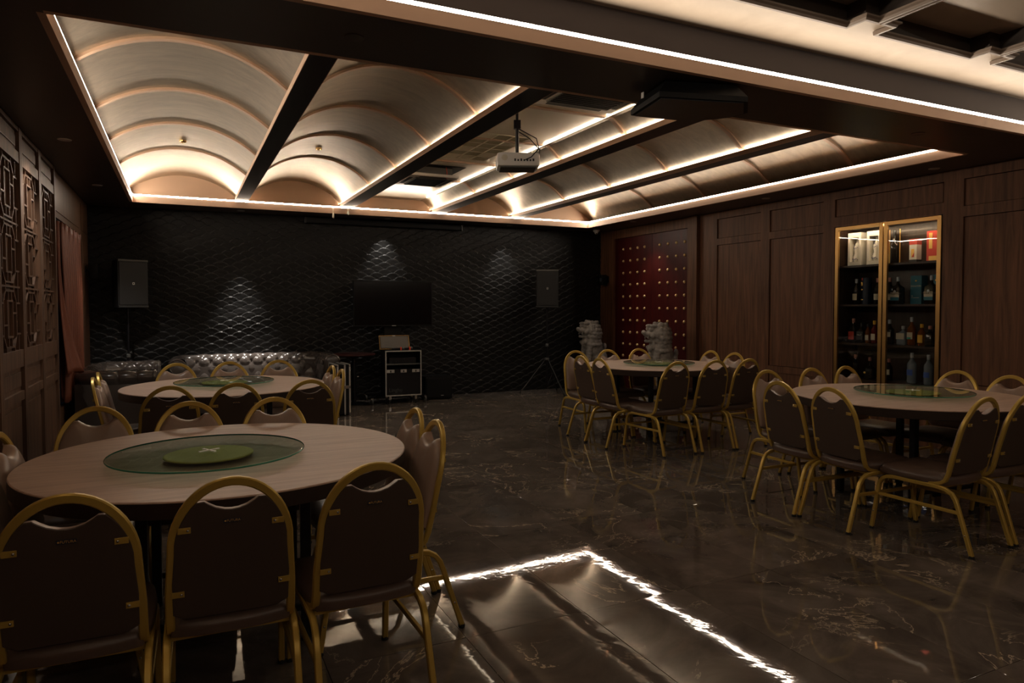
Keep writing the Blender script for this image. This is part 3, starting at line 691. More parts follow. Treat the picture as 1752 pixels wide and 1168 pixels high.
# row of small upturned glasses left end of third shelf
for i, y_ in enumerate((5.49, 5.455, 5.42)):
    g_ = MB().lathe([(0.016, 0.0), (0.017, 0.001), (0.018, 0.04), (0.0165, 0.04), (0.015, 0.004), (0, 0.004)], n=16).build('shot_glass', M['glass'], None, True, (XR+0.10, y_, s3))
    tag(g_, 'tiny clear shot glass at the left end of the third shelf, ' + ['against the cabinet side', 'middle of three', 'nearest the red-labelled bottle'][i], 'glass', 'shot glasses in the glass cabinet')
# bottom shelf
bottle('wine_bottle', 'dark wine bottle with red capsule at the left of the bottom shelf', 5.385, s4, 0.26, 0.036, M['dkbottle'], M['cappink'])
b_ = bottle('cognac_bottle', 'broad black decanter with gold medallion, bottom shelf left door', 5.20, s4, 0.24, 0.062, M['dkbottle'], M['cappink'], shoulder=0.5)
MB().sphere((-0.060, 0.02, 0.07), 0.016, 12, 8, (0.25, 1, 0.8)).build('medallion', M['goldcard'], b_)
bottle('wine_bottle', 'dark bottle with square cream label, bottom shelf right of the middle frame', 4.97, s4, 0.24, 0.038, M['dkbottle'], M['cappink'], M['labelc'], lz=(0.28, 0.52))
bottle('vodka_bottle', 'tall frosted clear vodka bottle with blue label, bottom shelf, the left of two', 4.71, s4, 0.32, 0.046, M['clearb'], M['capsilver'], M['labelb'], lz=(0.26, 0.45), shoulder=0.66)
bottle('vodka_bottle', 'tall frosted clear vodka bottle with blue label, bottom shelf right end', 4.53, s4, 0.31, 0.044, M['clearb'], M['capsilver'], M['labelb'], lz=(0.24, 0.42), shoulder=0.66)

# ---------------------------------------------------------------- left wall
wl = struct('wall_left')
lw = MB(); LX = XL-0.012
lw.box(LX-0.05, LX, YN, 3.87, 0, H).box(LX-0.05, LX-0.03, 3.87, 7.68, 0, H).box(LX-0.05, XL, 9.62, YF, 0, H).box(LX-0.05, XL, 7.70, 9.62, 2.27, H)
lw.box(LX-0.05, XL-0.03, 7.70, 9.62, 0, 0.4)
lw.build('panelling', M['wood_left'], wl, False)
MB().rbox(XL-0.004, XL+0.008, 7.78, 9.48, 2.33, 2.65, 0.003).build('panel', M['wood_left'], wl, False)
MB().rbox(XL-0.004, XL+0.008, 9.70, 10.28, 0.35, 2.22, 0.003).build('panel', M['wood_left'], wl, False)
MB().rbox(XL-0.004, XL+0.008, 9.70, 10.28, 2.33, 2.65, 0.003).build('panel', M['wood_left'], wl, False)
wi = struct('window_1')
MB().box(XL-0.24, XL-0.235, 7.70, 9.62, 0.40, 2.27).build('window_pane', M['navy'], wi, False)
MB().box(XL-0.23, XL-0.03, 7.68, 7.70, 0.4, 2.27).box(XL-0.23, XL-0.03, 9.62, 9.64, 0.4, 2.27).box(XL-0.23, XL-0.2, 8.62, 8.68, 0.4, 2.27).box(XL-0.23, XL-0.03, 7.7, 9.62, 2.25, 2.27).build('window_frame', M['blackm'], wi, False)
# lattice screens
cube = MB().box(-0.5, 0.5, -0.5, 0.5, -0.5, 0.5).mesh('lattice_bar', M['wood_left'], False)
names = ['lattice screen nearest the curtain, carved walnut with lower panels', 'second carved walnut lattice screen from the curtain', 'third carved walnut lattice screen from the curtain, at the left photo edge', 'carved walnut lattice screen just outside the left edge of the photo']
PW = 0.757
for k in range(4):
    yb = 7.66-PW*k; ya = yb-PW; yc = (ya+yb)/2
    sc = thing('lattice_screen', names[k], 'screen', (XL, yc, 0), 0, 'lattice screens along the left wall')
    f = MB(); hw = PW/2
    f.rbox(-0.01, 0.03, -hw+0.001, -hw+0.05, 0.0, H-0.002, 0.004).rbox(-0.01, 0.03, hw-0.05, hw-0.001, 0.0, H-0.002, 0.004)
    for z0, z1 in ((0, 0.12), (0.735, 0.80), (0.975, 1.10), (2.45, 2.53), (2.68, H-0.002)): f.box(-0.01, 0.024, -hw+0.05, hw-0.05, z0, z1)
    f.build('frame', M['wood_left'], sc, False)
    f = MB().box(-0.016, -0.008, -hw+0.03, hw-0.03, 0.1, H-0.02); f.build('backing_board', M['wood_left'], sc, False)
    for z0, z1 in ((0.12, 0.735), (0.80, 0.975), (2.53, 2.68)):
        p_ = MB().rbox(-0.012, 0.004, -hw+0.05, hw-0.05, z0, z1, 0.002)
        p_.build('panel', M['wood_left'], sc, False)
        m_ = 0.045 if z1-z0 > 0.3 else 0.035
        MB().rbox(0.004, 0.012, -hw+0.05+m_, hw-0.05-m_, z0+m_, z1-m_, 0.004).build('raised_panel', M['wood_left'], sc, False)
    B = []  # bar segments (y0,z0,y1,z1)
    u0 = 1.10; uh = 0.45; iw = hw-0.05
    for q in range(3):
        z0 = u0+uh*q; zc = z0+uh/2
        r1, r2 = 0.085, 0.125          # inner box half width, half height
        B += [(-r1, zc-r2, r1, zc-r2), (-r1, zc+r2, r1, zc+r2), (-r1, zc-r2, -r1, zc+r2), (r1, zc-r2, r1, zc+r2)]
        ow, oh, cf = 0.195, 0.195, 0.07  # octagon
        pts = [(-ow, -oh+cf), (-ow, oh-cf), (-ow+cf, oh), (ow-cf, oh), (ow, oh-cf), (ow, -oh+cf), (ow-cf, -oh), (-ow+cf, -oh)]
        for i in range(8):
            a, b = pts[i], pts[(i+1) % 8]; B.append((a[0], zc+a[1], b[0], zc+b[1]))
        for sg in (-1, 1):
            B += [(sg*r1, zc+0.04*sg, sg*ow, zc+0.04*sg), (sg*ow, zc+0.11, sg*iw, zc+0.11), (sg*ow, zc-0.11, sg*iw, zc-0.11), (sg*0.26, zc-0.225, sg*0.26, zc-0.11), (sg*0.26, zc+0.11, sg*0.26, zc+0.225)]
            B += [(sg*0.05, zc+r2, sg*0.05, zc+oh), (sg*0.05, zc-r2, sg*0.05, zc-oh), (sg*0.125, zc+oh, sg*0.125, zc+0.225), (sg*0.125, zc-oh, sg*0.125, zc-0.225)]
        if q < 2: B += [(-iw, z0+uh, iw, z0+uh)]
    for (a, b, c, d) in B:
        o = put('lattice_bar', cube, sc); L = math.hypot(c-a, d-b)
        o.location = (0.001, (a+c)/2, (b+d)/2); o.scale = (0.020, L+0.010, 0.013); o.rotation_euler = (math.atan2(d-b, c-a), 0, 0)

# curtains
def drape(label, fn, nu, nv, group='terracotta curtains'):
    vs = [fn(i/nu, j/nv) for j in range(nv+1) for i in range(nu+1)]
    fs = [(j*(nu+1)+i, j*(nu+1)+i+1, (j+1)*(nu+1)+i+1, (j+1)*(nu+1)+i) for j in range(nv) for i in range(nu)]
    mb = MB().add(vs, fs); me = mb.mesh('curtain', M['curtain']); 
    for p_ in me.polygons: p_.use_smooth = True
    o = put('curtain', me); sm = o.modifiers.new('solid', 'SOLIDIFY'); sm.thickness = 0.003; tag(o, label, 'curtain', group); return o
def cA(u, v):      # v: 0 top .. 1 bottom
    z = 2.25-v*(2.25-0.45); y = 8.12+u*(1.42-0.25*min(1, v*1.5)*0.3)
    am = 0.018+0.022*min(1, v*3)
    return (XL+0.0+am*math.sin(u*2*pi*9+0.5*math.sin(v*3))+0.012*math.sin(u*2*pi*23)*max(0, 1-v*10), y, z)
drape('long terracotta curtain hanging in vertical folds at the window by the corner', cA, 160, 24)
def cB(u, v):
    z = 2.22-v*(2.22-0.76)
    s_ = min(1, max(0, (v-0.25)/0.75)); wd = 0.10+0.42*s_**1.3
    y = 7.72+u*wd+0.05*s_
    return (XL+0.02+0.02*math.sin(u*2*pi*3+v)+0.16*s_**2*math.sin(u*pi*0.9+0.3), y, z+0.02*math.sin(u*7)*s_)
drape('swept terracotta curtain resting its hem on the arm of the left sofa', cB, 50, 30)
rod = MB().tube([(XL-0.02, 7.72, 2.262), (XL-0.02, 9.6, 2.262)], 0.007).build('curtain_rail', M['black']); tag(rod, 'dark curtain rail above the terracotta curtains', 'curtain rail')

# ---------------------------------------------------------------- banquet tables
def table(cx, cy, rz, label, label2, sx=0, sy=0, seed=0):
    R_ = 0.785
    t_ = thing('round_table', label, 'table', (cx, cy, 0), rz, 'round banquet tables')
    MB().lathe([(0, 0.728), (R_-0.012, 0.728), (R_, 0.754), (R_, 0.757), (R_-0.003, 0.76), (0, 0.76)], n=96).build('tabletop', M['wood_table'], t_, ang=14)
    MB().lathe([(R_-0.012, 0.700), (R_+0.0012, 0.700), (R_+0.0012, 0.754), (R_, 0.754), (R_-0.012, 0.73)], n=96).build('edge_band', M['table_edge'], t_)
    MB().lathe([(0, 0.690), (R_-0.05, 0.690), (R_-0.02, 0.702), (R_-0.02, 0.728), (0, 0.728)], n=48).build('underside', M['blackm'], t_)
    g = 0.305
    for a in (-1, 1):
        for b in (-1, 1):
            l = MB().rbox(a*g-0.021, a*g+0.021, b*g-0.021, b*g+0.021, 0.014, 0.69, 0.004).build('leg', M['black'], t_, False)
            MB().lathe([(0.022, 0), (0.024, 0.004), (0.02, 0.014)], (a*g, b*g, 0), 12).build('foot', M['rubber'], l)
    for s_ in (-1, 1):
        for z in (0.13, 0.66): MB().box(-g+0.022, g-0.022, s_*g-0.012, s_*g+0.012, z, z+0.025).build('crossbar', M['black'], t_, False)
    MB().box(-0.012, 0.012, -g+0.013, g-0.013, 0.134, 0.154).build('brace', M['black'], t_, False)
    MB().box(-0.03, 0.03, -g+0.013, g-0.013, 0.665, 0.69).build('brace', M['black'], t_, False)
    # turntable lies on the table
    u = thing('lazy_susan', label2, 'turntable', (cx+sx, cy+sy, 0.76), random.uniform(0, 1), 'glass turntables')
    MB().lathe([(0, 0.014), (0.172, 0.014), (0.178, 0.016), (0.178, 0.020), (0.172, 0.0225), (0, 0.0225)], n=40).build('base_plate', M['tplate'], u, ang=14)
    MB().lathe([(0.08, 0.0), (0.08, 0.0138), (0, 0.0138)], n=24).build('bearing', M['alu'], u)
    MB().lathe([(0, 0.024), (0.384, 0.024), (0.389, 0.026), (0.389, 0.032), (0.384, 0.034), (0, 0.034)], n=96).build('glass_disc', M['tglass'], u, ang=14)
    MB().lathe([(0.3885, 0.0262), (0.3902, 0.028), (0.3902, 0.031), (0.3885, 0.0328)], n=96, cap=False).build('polished_edge', M['tedge'], u)
    h_ = MB()
    for i in range(4): h_.box(0.003, 0.046, -0.005, 0.005, 0.0342, 0.037, RZ(i*pi/2+0.4))
    h_.build('hub_cross', M['white'], u, False)
TB = [(0.167, 3.291, -0.05), (0.327, 6.185, 0.0), (4.791, 6.263, 0.02), (4.762, 3.268, -0.08)]
table(*TB[0], 'large round laminate table nearest the camera, at the left', 'green glass turntable on the near left table', -0.07, -0.09)
table(*TB[1], 'round laminate table in front of the long sofa', 'green glass turntable on the table by the sofas', -0.01, 0.04)
table(*TB[2], 'round laminate table in front of the two stone lions', 'dark glass turntable on the table by the stone lions', -0.02, -0.08)
table(*TB[3], 'round laminate table in front of the glass-fronted cabinet', 'glass turntable on the table by the glass-fronted cabinet', 0.06, 0.0)

# ---------------------------------------------------------------- banquet chair
def by(z): return -0.205-(z-0.46)*0.235      # leaning back plane
def rrect(a, b, c=0.004):
    return [(-a+c, -b), (a-c, -b), (a, -b+c), (a, b-c), (a-c, b), (-a+c, b), (-a, b-c), (-a, -b+c)]
def chair0():
    t_ = thing('banquet_chair', '', 'chair')
    hw, ht = 0.183, 0.170
    pts = []
    side = [(-0.085, 0.372), (-0.13, 0.374), (-0.162, 0.384), (-0.184, 0.402), (by(0.440), 0.440)]
    for y_, z_ in side: pts.append((-hw+0.004, y_, z_))
    for z_ in (0.52, 0.60, 0.66): pts.append((-hw+(hw-ht)*(z_-0.440)/0.220, by(z_), z_))
    R_ = ht; zt = 0.877; zb = 0.665
    for i in range(1, 24):
        a = pi-pi*i/24; z_ = zb+(zt-zb)*math.sin(a); pts.append((R_*math.copysign(abs(math.cos(a)), math.cos(a)), by(z_), z_))
    pts += [(-p_[0], p_[1], p_[2]) for p_ in pts[7::-1]]
    MB().sweep(pts, rrect(0.0135, 0.0105), up=(0, -1, 0.001)).build('back_frame', M['gold'], t_)
    # padded back
    ip = ht-0.006; ib = hw-0.006
    out = [(-0.135, 0.432), (-ib+0.006, 0.452), (-(ib+ip)/2-0.002, 0.555), (-ip-0.001, 0.65)]
    zt2 = zt-0.018
    for i in range(1, 24):
        a = pi-pi*i/24; xx = (ip+0.001)*math.copysign(abs(math.cos(a)), math.cos(a)); zz = zb+(zt2-zb)*math.sin(a)
        if xx < -0.088: out.append((xx, zz))
    zcusp = out[-1][1]
    top = [(-0.078, zcusp+0.001), (-0.066, zcusp-0.008), (-0.045, zcusp-0.021), (-0.02, zcusp-0.029), (0, zcusp-0.031)]
    full = out+top; full = full+[(-a, b) for a, b in full[-2::-1]]
    n = len(full); cx_, cz_ = 0, 0.62
    def rings(offs, name, m):
        mb = MB(); vs = []
        for sc_, dy in offs:
            for a, b in full:
                px, pz = cx_+(a-cx_)*sc_, cz_+(b-cz_)*sc_; vs.append((px, by(pz)+dy, pz))
        fs = [(r_*n+i, r_*n+(i+1) % n, (r_+1)*n+(i+1) % n, (r_+1)*n+i) for r_ in range(len(offs)-1) for i in range(n)]
        fs.append(tuple((len(offs)-1)*n+i for i in range(n)))
        return mb.add(vs, fs).build(name, m, t_)
    rings([(1.0, -0.010), (1.0, 0.006), (0.985, 0.018), (0.955, 0.027), (0.90, 0.034), (0.75, 0.040), (0.5, 0.043), (0.25, 0.044), (0.02, 0.044)], 'backrest', M['taupe'])
    rings([(1.0, -0.009), (0.985, -0.014), (0.9, -0.0155), (0.5, -0.0165), (0.02, -0.0165)], 'back_panel', M['backp'])
    # seat cushion
    b = bmesh.new(); bmesh.ops.create_grid(b, x_segments=14, y_segments=14, size=1)
    vs = []; N = 15
    def sq(u, v):
        k_ = 1-0.10*max(abs(u), abs(v))**8*min(abs(u), abs(v))**2
        return u*0.200*k_*(1.0+0.03*v), 0.015+v*0.222*k_
    b.free(); lay = []
    g = [-1+2*i/14 for i in range(N)]
    mb = MB(); vt = []
    for v in g:
        for u in g:
            px, py = sq(u, v); e = max(abs(u), abs(v)); vt.append((px, py, 0.444-0.030*e**6-0.004*e**2))
    fs = [(j*N+i, j*N+i+1, (j+1)*N+i+1, (j+1)*N+i) for j in range(N-1) for i in range(N-1)]
    rim = [j for j in range(N)]+[N-1+N*j for j in range(1, N)]+[N*N-1-j for j in range(1, N)]+[N*(N-1)-N*j for j in range(1, N-1)]
    nr = len(rim); base = len(vt)
    for z_, s_ in ((0.392, 1.012), (0.372, 1.0), (0.366, 0.93)):
        for r_ in rim: vt.append((vt[r_][0]*s_, 0.015+(vt[r_][1]-0.015)*s_, z_))
    prev = rim
    for k_ in range(3):
        cur = [base+k_*nr+i for i in range(nr)]
        fs += [(prev[i], cur[i], cur[(i+1) % nr], prev[(i+1) % nr]) for i in range(nr)]; prev = cur
    fs.append(tuple(prev)); me = MB().add(vt, fs).mesh('seat', M['seat']); shade(me, 60); put('seat', me, t_)
    # legs
    for s_ in (-1, 1):
        xx = s_*0.190
        rear = [(xx*1.02, -0.345, 0.012), (xx, -0.262, 0.268), (xx, -0.247, 0.307), (xx, -0.226, 0.335), (xx, -0.195, 0.352), (xx, -0.15, 0.359), (xx, 0.0, 0.359)]
        front = [(xx*1.02, 0.262, 0.012), (xx, 0.222, 0.268), (xx, 0.213, 0.307), (xx, 0.195, 0.335), (xx, 0.165, 0.352), (xx, 0.12, 0.359), (xx, 0.0, 0.359)]
        for pth in (rear, front):
            l = MB().sweep(pth, rrect(0.0115, 0.0115), up=(1, 0, 0)).build('leg', M['gold'], t_)
            f_ = pth[0]; MB().lathe([(0.014, 0), (0.0155, 0.003), (0.014, 0.016)], (f_[0], f_[1], 0.0), 10).build('foot_cap', M['rubber'], l)
            m_ = Vector(pth[0]).lerp(Vector(pth[1]), 0.42); MB().sphere((m_.x+s_*0.012, m_.y, m_.z), 0.0045, 8, 5, (0.5, 1, 1)).build('glide_button', M['steel'], l)
        MB().sweep([(xx, -0.275, 0.235), (xx, 0.228, 0.235)], rrect(0.008, 0.010, 0.003), up=(0, 0, 1)).build('stretcher', M['gold'], t_)
    for y_ in (-0.16, 0.10): MB().box(-0.18, 0.18, y_, y_+0.025, 0.350, 0.366).build('seat_rail', M['gold'], t_, False)
    for s_ in (-1, 1):
        for z_ in (0.525, 0.735):
            bo = 0.173 if z_ < 0.6 else 0.152; y_ = by(z_)-0.019; k_ = MB().rbox(min(s_*(bo-0.036), s_*bo), max(s_*(bo-0.036), s_*bo), y_-0.002, y_+0.004, z_-0.009, z_+0.009, 0.001).build('bracket', M['gold'], t_, False)
            MB().sphere((s_*(bo-0.028), y_-0.003, z_), 0.0042, 8, 5, (1, 0.6, 1)).build('screw', M['steel'], k_)
    y_ = by(0.752)-0.0175
    k_ = MB().box(-0.025, 0.025, y_-0.0012, y_+0.003, 0.746, 0.758).build('name_plate', M['navycard'], t_, False)
    text('FUTURA', 0.0105, M['goldcard'], k_, T(0.004, y_-0.002, 0.752) @ RX(pi/2))
    MB().sphere((-0.0195, y_-0.0015, 0.752), 0.0028, 8, 5, (1, 0.3, 1)).build('emblem', M['goldcard'], k_)
    return t_
C0 = chair0(); used = [False]
near = 'gold-framed chair at the near left table, '
sof = 'gold-framed chair at the table by the sofas, '
lio = 'gold-framed chair at the stone lion table, '
cbt = 'gold-framed chair at the cabinet table, '
# (x, y of the top rail, way it faces, label)
FN, FS, FE, FW = 0.0, pi, -pi/2, pi/2
chairs = [
 (near, [(-.30, 2.24, FN, 'leftmost of the front three'), (.13, 2.25, FN, 'middle of the front three'), (.575, 2.25, FN, 'rightmost of the front three'),
   (1.05, 2.98, FW, 'right side, nearer one'), (1.08, 3.38, FW, 'right side, farther one'), (.47, 4.15, FS, 'far side, rightmost'),
   (.03, 4.17, FS, 'far side, middle'), (-.41, 4.17, FS, 'far side, leftmost'), (-.70, 3.05, FE, 'left side, nearer one at the photo edge'), (-.70, 3.48, FE, 'left side, farther one at the photo edge')]),
 (sof, [(-.08, 5.05, FN, 'leftmost of the front three'), (.33, 5.05, FN, 'middle of the front three'), (.82, 5.04, FN, 'rightmost of the front three'),
   (1.20, 5.78, FW, 'right side, nearer one'), (1.20, 6.19, FW, 'right side, farther one'), (.85, 7.07, FS, 'far side, rightmost'), (.40, 7.07, FS, 'far side, middle'),
   (-.05, 7.08, FS, 'far side, leftmost'), (-.60, 5.92, FE, 'left side, nearer one'), (-.61, 6.36, FE, 'left side, farther one')]),
 (lio, [(4.21, 7.04, FS, 'far side, leftmost'), (3.82, 6.29, FE, 'left side, farther one'), (3.80, 5.89, FE, 'left side, nearer one'), (4.22, 5.18, FN, 'left of the front three'),
   (4.68, 5.17, FN, 'middle of the front three'), (5.10, 5.16, FN, 'right of the front three'), (5.63, 5.91, FW, 'right side, nearer one'), (5.65, 6.32, FW, 'right side, farther one'),
   (5.12, 7.04, FS, 'before the right lion'), (4.66, 7.04, FS, 'between the lions')]),
 (cbt, [(3.73, 3.50, FE, 'left side, farther one'), (4.31, 4.17, FS, 'far side, leftmost'), (3.74, 3.09, FE, 'left side, nearer one'), (4.14, 2.36, FN, 'leftmost in front, back to camera'),
   (4.58, 2.36, FN, 'front, cut by the right photo edge'), (5.02, 2.28, FN, 'front, just outside the right photo edge'), (5.62, 3.03, FW, 'right side, nearer the photo edge'), (5.66, 3.45, FW, 'right side, before the walnut panel'),
   (5.21, 4.15, FS, 'before the cabinet doors'), (4.79, 4.15, FS, 'just left of the cabinet')]),
]
for base, lst in chairs:
    for x_, y_, a, lab in lst:
        o = C0 if not used[0] else copy_tree(C0); used[0] = True
        a += random.uniform(-0.05, 0.05)
        fx, fy = -math.sin(a), math.cos(a)
        o.location = (x_+0.303*fx, y_+0.303*fy, 0); o.rotation_euler = (0, 0, a)
        tag(o, base+lab, 'chair', 'banquet chairs')

# ---------------------------------------------------------------- chesterfield sofas
def sofa(label, loc, rz, L, D, Hs, pu=0.17):
    t_ = thing('chesterfield_sofa', label, 'sofa', loc, rz, 'tufted leather sofas')
    # local: back along +y edge (y = D/2), seat faces -y
    k = Hs/0.76
    prof = [(0.0, 0.36), (0.005, 0.42), (0.012, 0.50), (0.018, 0.57), (0.022, 0.63), (0.034, 0.685), (0.062, 0.725), (0.10, 0.750), (0.15, 0.76), (0.195, 0.75), (0.228, 0.722), (0.242, 0.68), (0.235, 0.64), (0.21, 0.61)]
    prof = [(a, b*k) for a, b in prof]
    # refine the profile
    def resamp(P, n):
        d = [0]
        for i in range(1, len(P)): d.append(d[-1]+math.dist(P[i], P[i-1]))
        o_ = []
        for q in range(n+1):
            s_ = d[-1]*q/n; i = max(j for j in range(len(P)) if d[j] <= s_+1e-9); i = min(i, len(P)-2)
            f_ = (s_-d[i])/(d[i+1]-d[i]); o_.append((P[i][0]+(P[i+1][0]-P[i][0])*f_, P[i][1]+(P[i+1][1]-P[i][1])*f_, s_))
        return o_
    PR = resamp(prof, 46)
    hx = L/2-0.245; hy = D/2-0.245; rc = 0.10
    path = [(-hx, -D/2+0.03, (-1, 0)), (-hx, hy-rc, (-1, 0))]
    yy = hy-rc
    path = []; n1 = max(8, int((yy+D/2-0.03)/0.014))
    for i in range(n1+1): path.append((-hx, -D/2+0.03+(yy+D/2-0.03)*i/n1, -1, 0, 'a'))
    for i in range(1, 12):
        a = pi-pi/2*i/12; path.append((-hx+rc+rc*math.cos(a), yy+rc*math.sin(a), math.cos(a), math.sin(a), 'c'))
    n2 = int((2*(hx-rc))/0.014)
    for i in range(n2+1): path.append((-hx+rc+2*(hx-rc)*i/n2, hy, 0, 1, 'b'))
    for i in range(1, 12):
        a = pi/2-pi/2*i/12; path.append((hx-rc+rc*math.cos(a), yy+rc*math.sin(a), math.cos(a), math.sin(a), 'c'))
    for i in range(n1+1): path.append((hx, yy-(yy+D/2-0.03)*i/n1, 1, 0, 'a'))
    d = [0]
    for i in range(1, len(path)): d.append(d[-1]+math.hypot(path[i][0]-path[i-1][0], path[i][1]-path[i-1][1]))
    pv = 0.20; tot = PR[-1][2]
    grid = []
    btn = set()
    for i, (px, py, nx_, ny_, kd) in enumerate(path):
        row = []
        for j, (q, z, s_) in enumerate(PR):
            j0, j1 = max(0, j-1), min(len(PR)-1, j+1)
            tq, tz = PR[j1][0]-PR[j0][0], PR[j1][1]-PR[j0][1]; l_ = math.hypot(tq, tz); nq, nz = -tz/l_, tq/l_
            a = d[i]/pu+(s_-0.10)/pv; b = d[i]/pu-(s_-0.10)/pv
            w_ = max(0, min(1, (0.50-s_)/0.10))
            creas = (abs(math.sin(pi*a))*abs(math.sin(pi*b)))**0.42
            # vertical pleats over the outer roll
            ple = abs(math.sin(pi*d[i]/pu*1.0))**0.4
            h_ = 0.034*(creas*w_+ple*(1-w_)*0.45)-0.02
            if s_ > tot-0.03: h_ *= (tot-s_)/0.03
            row.append((px+nx_*(q+nq*h_), py+ny_*(q+nq*h_), z+nz*h_))
        grid.append(row)
    nj = len(PR)
    def seg(i0, i1, name):
        vs = [q for r_ in grid[i0:i1+1] for q in r_]
        fs = [(i*nj+j, i*nj+j+1, (i+1)*nj+j+1, (i+1)*nj+j) for i in range(i1-i0) for j in range(nj-1)]
        me = MB().add(vs, fs).mesh(name, M['sofa']); shade(me, 75); return put(name, me, t_)
    iA = n1+6; iB = n1+12+n2+5
    arms = [seg(0, iA, 'armrest'), seg(iB, len(path)-1, 'armrest')]; back = seg(iA, iB, 'backrest')
    # buttons
    bm_ = MB(); 
    u = 0
    while u*pu/2 < d[-1]:
        for v_ in range(0, 5):
            if (u+v_) % 2: continue
            s_ = 0.10+v_*pv/2
            if s_ > 0.44: continue
            dd = u*pu/2; i = min(range(len(d)), key=lambda q: abs(d[q]-dd)); j = min(range(nj), key=lambda q: abs(PR[q][2]-s_))
            c = grid[i][j]; bm_.sphere(c, 0.011, 8, 5)
        u += 1
    bm_.build('button', M['sofa'], back)['kind'] = 'stuff'
    # arm fronts
    for s_, arm in ((-1, arms[0]), (1, arms[1])):
        face = [(0.0, 0.06)]+[(a, b) for a, b, _ in PR[::2]]+[(0.19, 0.57*k), (0.185, 0.06)]
        n = len(face); vs = []
        for yy_ in (-D/2+0.035, -D/2+0.012): vs += [(s_*(hx+a), yy_, b) for a, b in face]
        vs += [(s_*(hx+0.11+(a-0.11)*0.86), -D/2+0.002, 0.42+(b-0.42)*0.93) for a, b in face]
        fs = [tuple(range(n)), tuple(range(2*n, 3*n))]+[(r_*n+i, r_*n+(i+1) % n, (r_+1)*n+(i+1) % n, (r_+1)*n+i) for r_ in (0, 1) for i in range(n)]
        MB().add(vs, fs).build('arm_front', M['sofa'], arm)
        MB().tube([(s_*(hx+0.11+(a-0.11)*0.90), -D/2+0.004, 0.42+(b-0.42)*0.95) for a, b in face[1:-1]], 0.006, 6).build('piping', M['sofa'], arm)
        MB().rbox(s_*(hx+0.006) if s_ > 0 else -(hx+0.20), s_*(hx+0.20) if s_ > 0 else -(hx+0.006), -D/2+0.035, D/2-0.04, 0.07, 0.62*k, 0.012).build('arm_side', M['sofa'], arm)
    MB().rbox(-hx, hx, hy+0.01, D/2-0.045, 0.07, 0.60*k, 0.012).build('rear_panel', M['sofa'], t_)
    MB().rbox(-hx+0.002, hx-0.002, -D/2+0.03, hy, 0.07, 0.28, 0.015).build('base', M['sofa'], t_)
    nc = 3 if L > 1.9 else 2
    for i in range(nc):
        wv = 2*hx/nc; MB().rbox(-hx+wv*i+0.004, -hx+wv*(i+1)-0.004, -D/2+0.01, hy-0.005, 0.282, 0.43, 0.035).build('seat_cushion', M['sofa'], t_)
    for a in (-1, 1):
        for b in (-1, 1): MB().lathe([(0.02, 0), (0.03, 0.02), (0.032, 0.05), (0.02, 0.07)], (a*(L/2-0.12), b*(D/2-0.1), 0), 12).build('foot', M['black'], t_)
    return t_
sofa('long tufted grey-brown leather sofa against the black wall', (0.885, 9.87, 0), 0, 2.10, 0.90, 0.775)
sofa('shorter tufted leather sofa along the left wall, under the curtains', (-0.645, 9.05, 0), pi/2, 1.62, 0.80, 0.745)

# ---------------------------------------------------------------- speakers on stands
def pa_speaker(label, loc, rz, w_=0.36, h_=0.62, d_=0.36, txt=True):
    t_ = thing('loudspeaker', label, 'speaker', loc, rz, 'black loudspeakers on stands')
    poly = [(-w_/2, -d_/2), (w_/2, -d_/2), (w_/2*0.62, d_/2), (-w_/2*0.62, d_/2)]
    MB().prism(poly, 0, h_).build('cabinet_shell', M['spk'], t_, False)
    MB().rbox(-w_/2+0.012, w_/2-0.012, -d_/2-0.012, -d_/2+0.002, 0.03, h_-0.03, 0.006).build('grille', M['spk'], t_, False)
    MB().rbox(-w_/2, w_/2, -d_/2-0.014, -d_/2+0.03, h_-0.022, h_+0.001, 0.003).build('top_cap', M['greyg'], t_, False)
    MB().rbox(-w_/2, w_/2, -d_/2-0.014, -d_/2+0.03, -0.001, 0.022, 0.003).build('bottom_cap', M['dkgrey'], t_, False)
    b_ = MB().box(-0.012, 0.012, -d_/2-0.0145, -d_/2-0.012, h_/2-0.014, h_/2+0.014).build('badge', M['alu'], t_, False)
    MB().box(-0.006, 0.006, -d_/2-0.0155, -d_/2-0.0145, h_/2-0.009, h_/2+0.009).build('badge_mark', M['blackm'], b_, False)
    return t_
def stand(label, loc, rz, hp, sp):
    t_ = thing('speaker_stand', label, 'stand', loc, rz, 'tripod speaker stands')
    MB().tube([(0, 0, 0.09), (0, 0, 0.80)], 0.018, 12, up=(0, 1, 0)).tube([(0, 0, 0.75), (0, 0, hp)], 0.013, 12, up=(0, 1, 0)).build('pole', M['black'], t_)
    c = MB().lathe([(0.02, 0.54), (0.034, 0.545), (0.034, 0.575), (0.02, 0.58)], n=16).lathe([(0.02, 0.76), (0.026, 0.765), (0.026, 0.80), (0.015, 0.81)], n=16)
    c.build('collar', M['greyg'], t_)
    MB().lathe([(0.03, hp-0.01), (0.045, hp-0.006), (0.045, hp)], n=16).build('top_plate', M['black'], t_)
    for i in range(3):
        a = 2*pi*i/3; ex, ey = sp*math.cos(a), sp*math.sin(a)
        l = MB().tube([(0.025*math.cos(a), 0.025*math.sin(a), 0.555), (ex, ey, 0.016)], 0.010, 8).build('leg', M['black'], t_)
        MB().tube([(ex*0.97, ey*0.97, 0.03), (ex*1.02, ey*1.02, 0.005)], 0.015, 8).build('rubber_foot', M['rubber'], l)
        MB().tube([(0.018*math.cos(a), 0.018*math.sin(a), 0.13), (ex*0.52, ey*0.52, 0.29)], 0.005, 6).build('brace', M['black'], l)
    return t_
stand('black tripod stand carrying the right loudspeaker, beside the stone lions', (5.36, 9.86, 0), math.radians(-80), 1.40, 0.44)
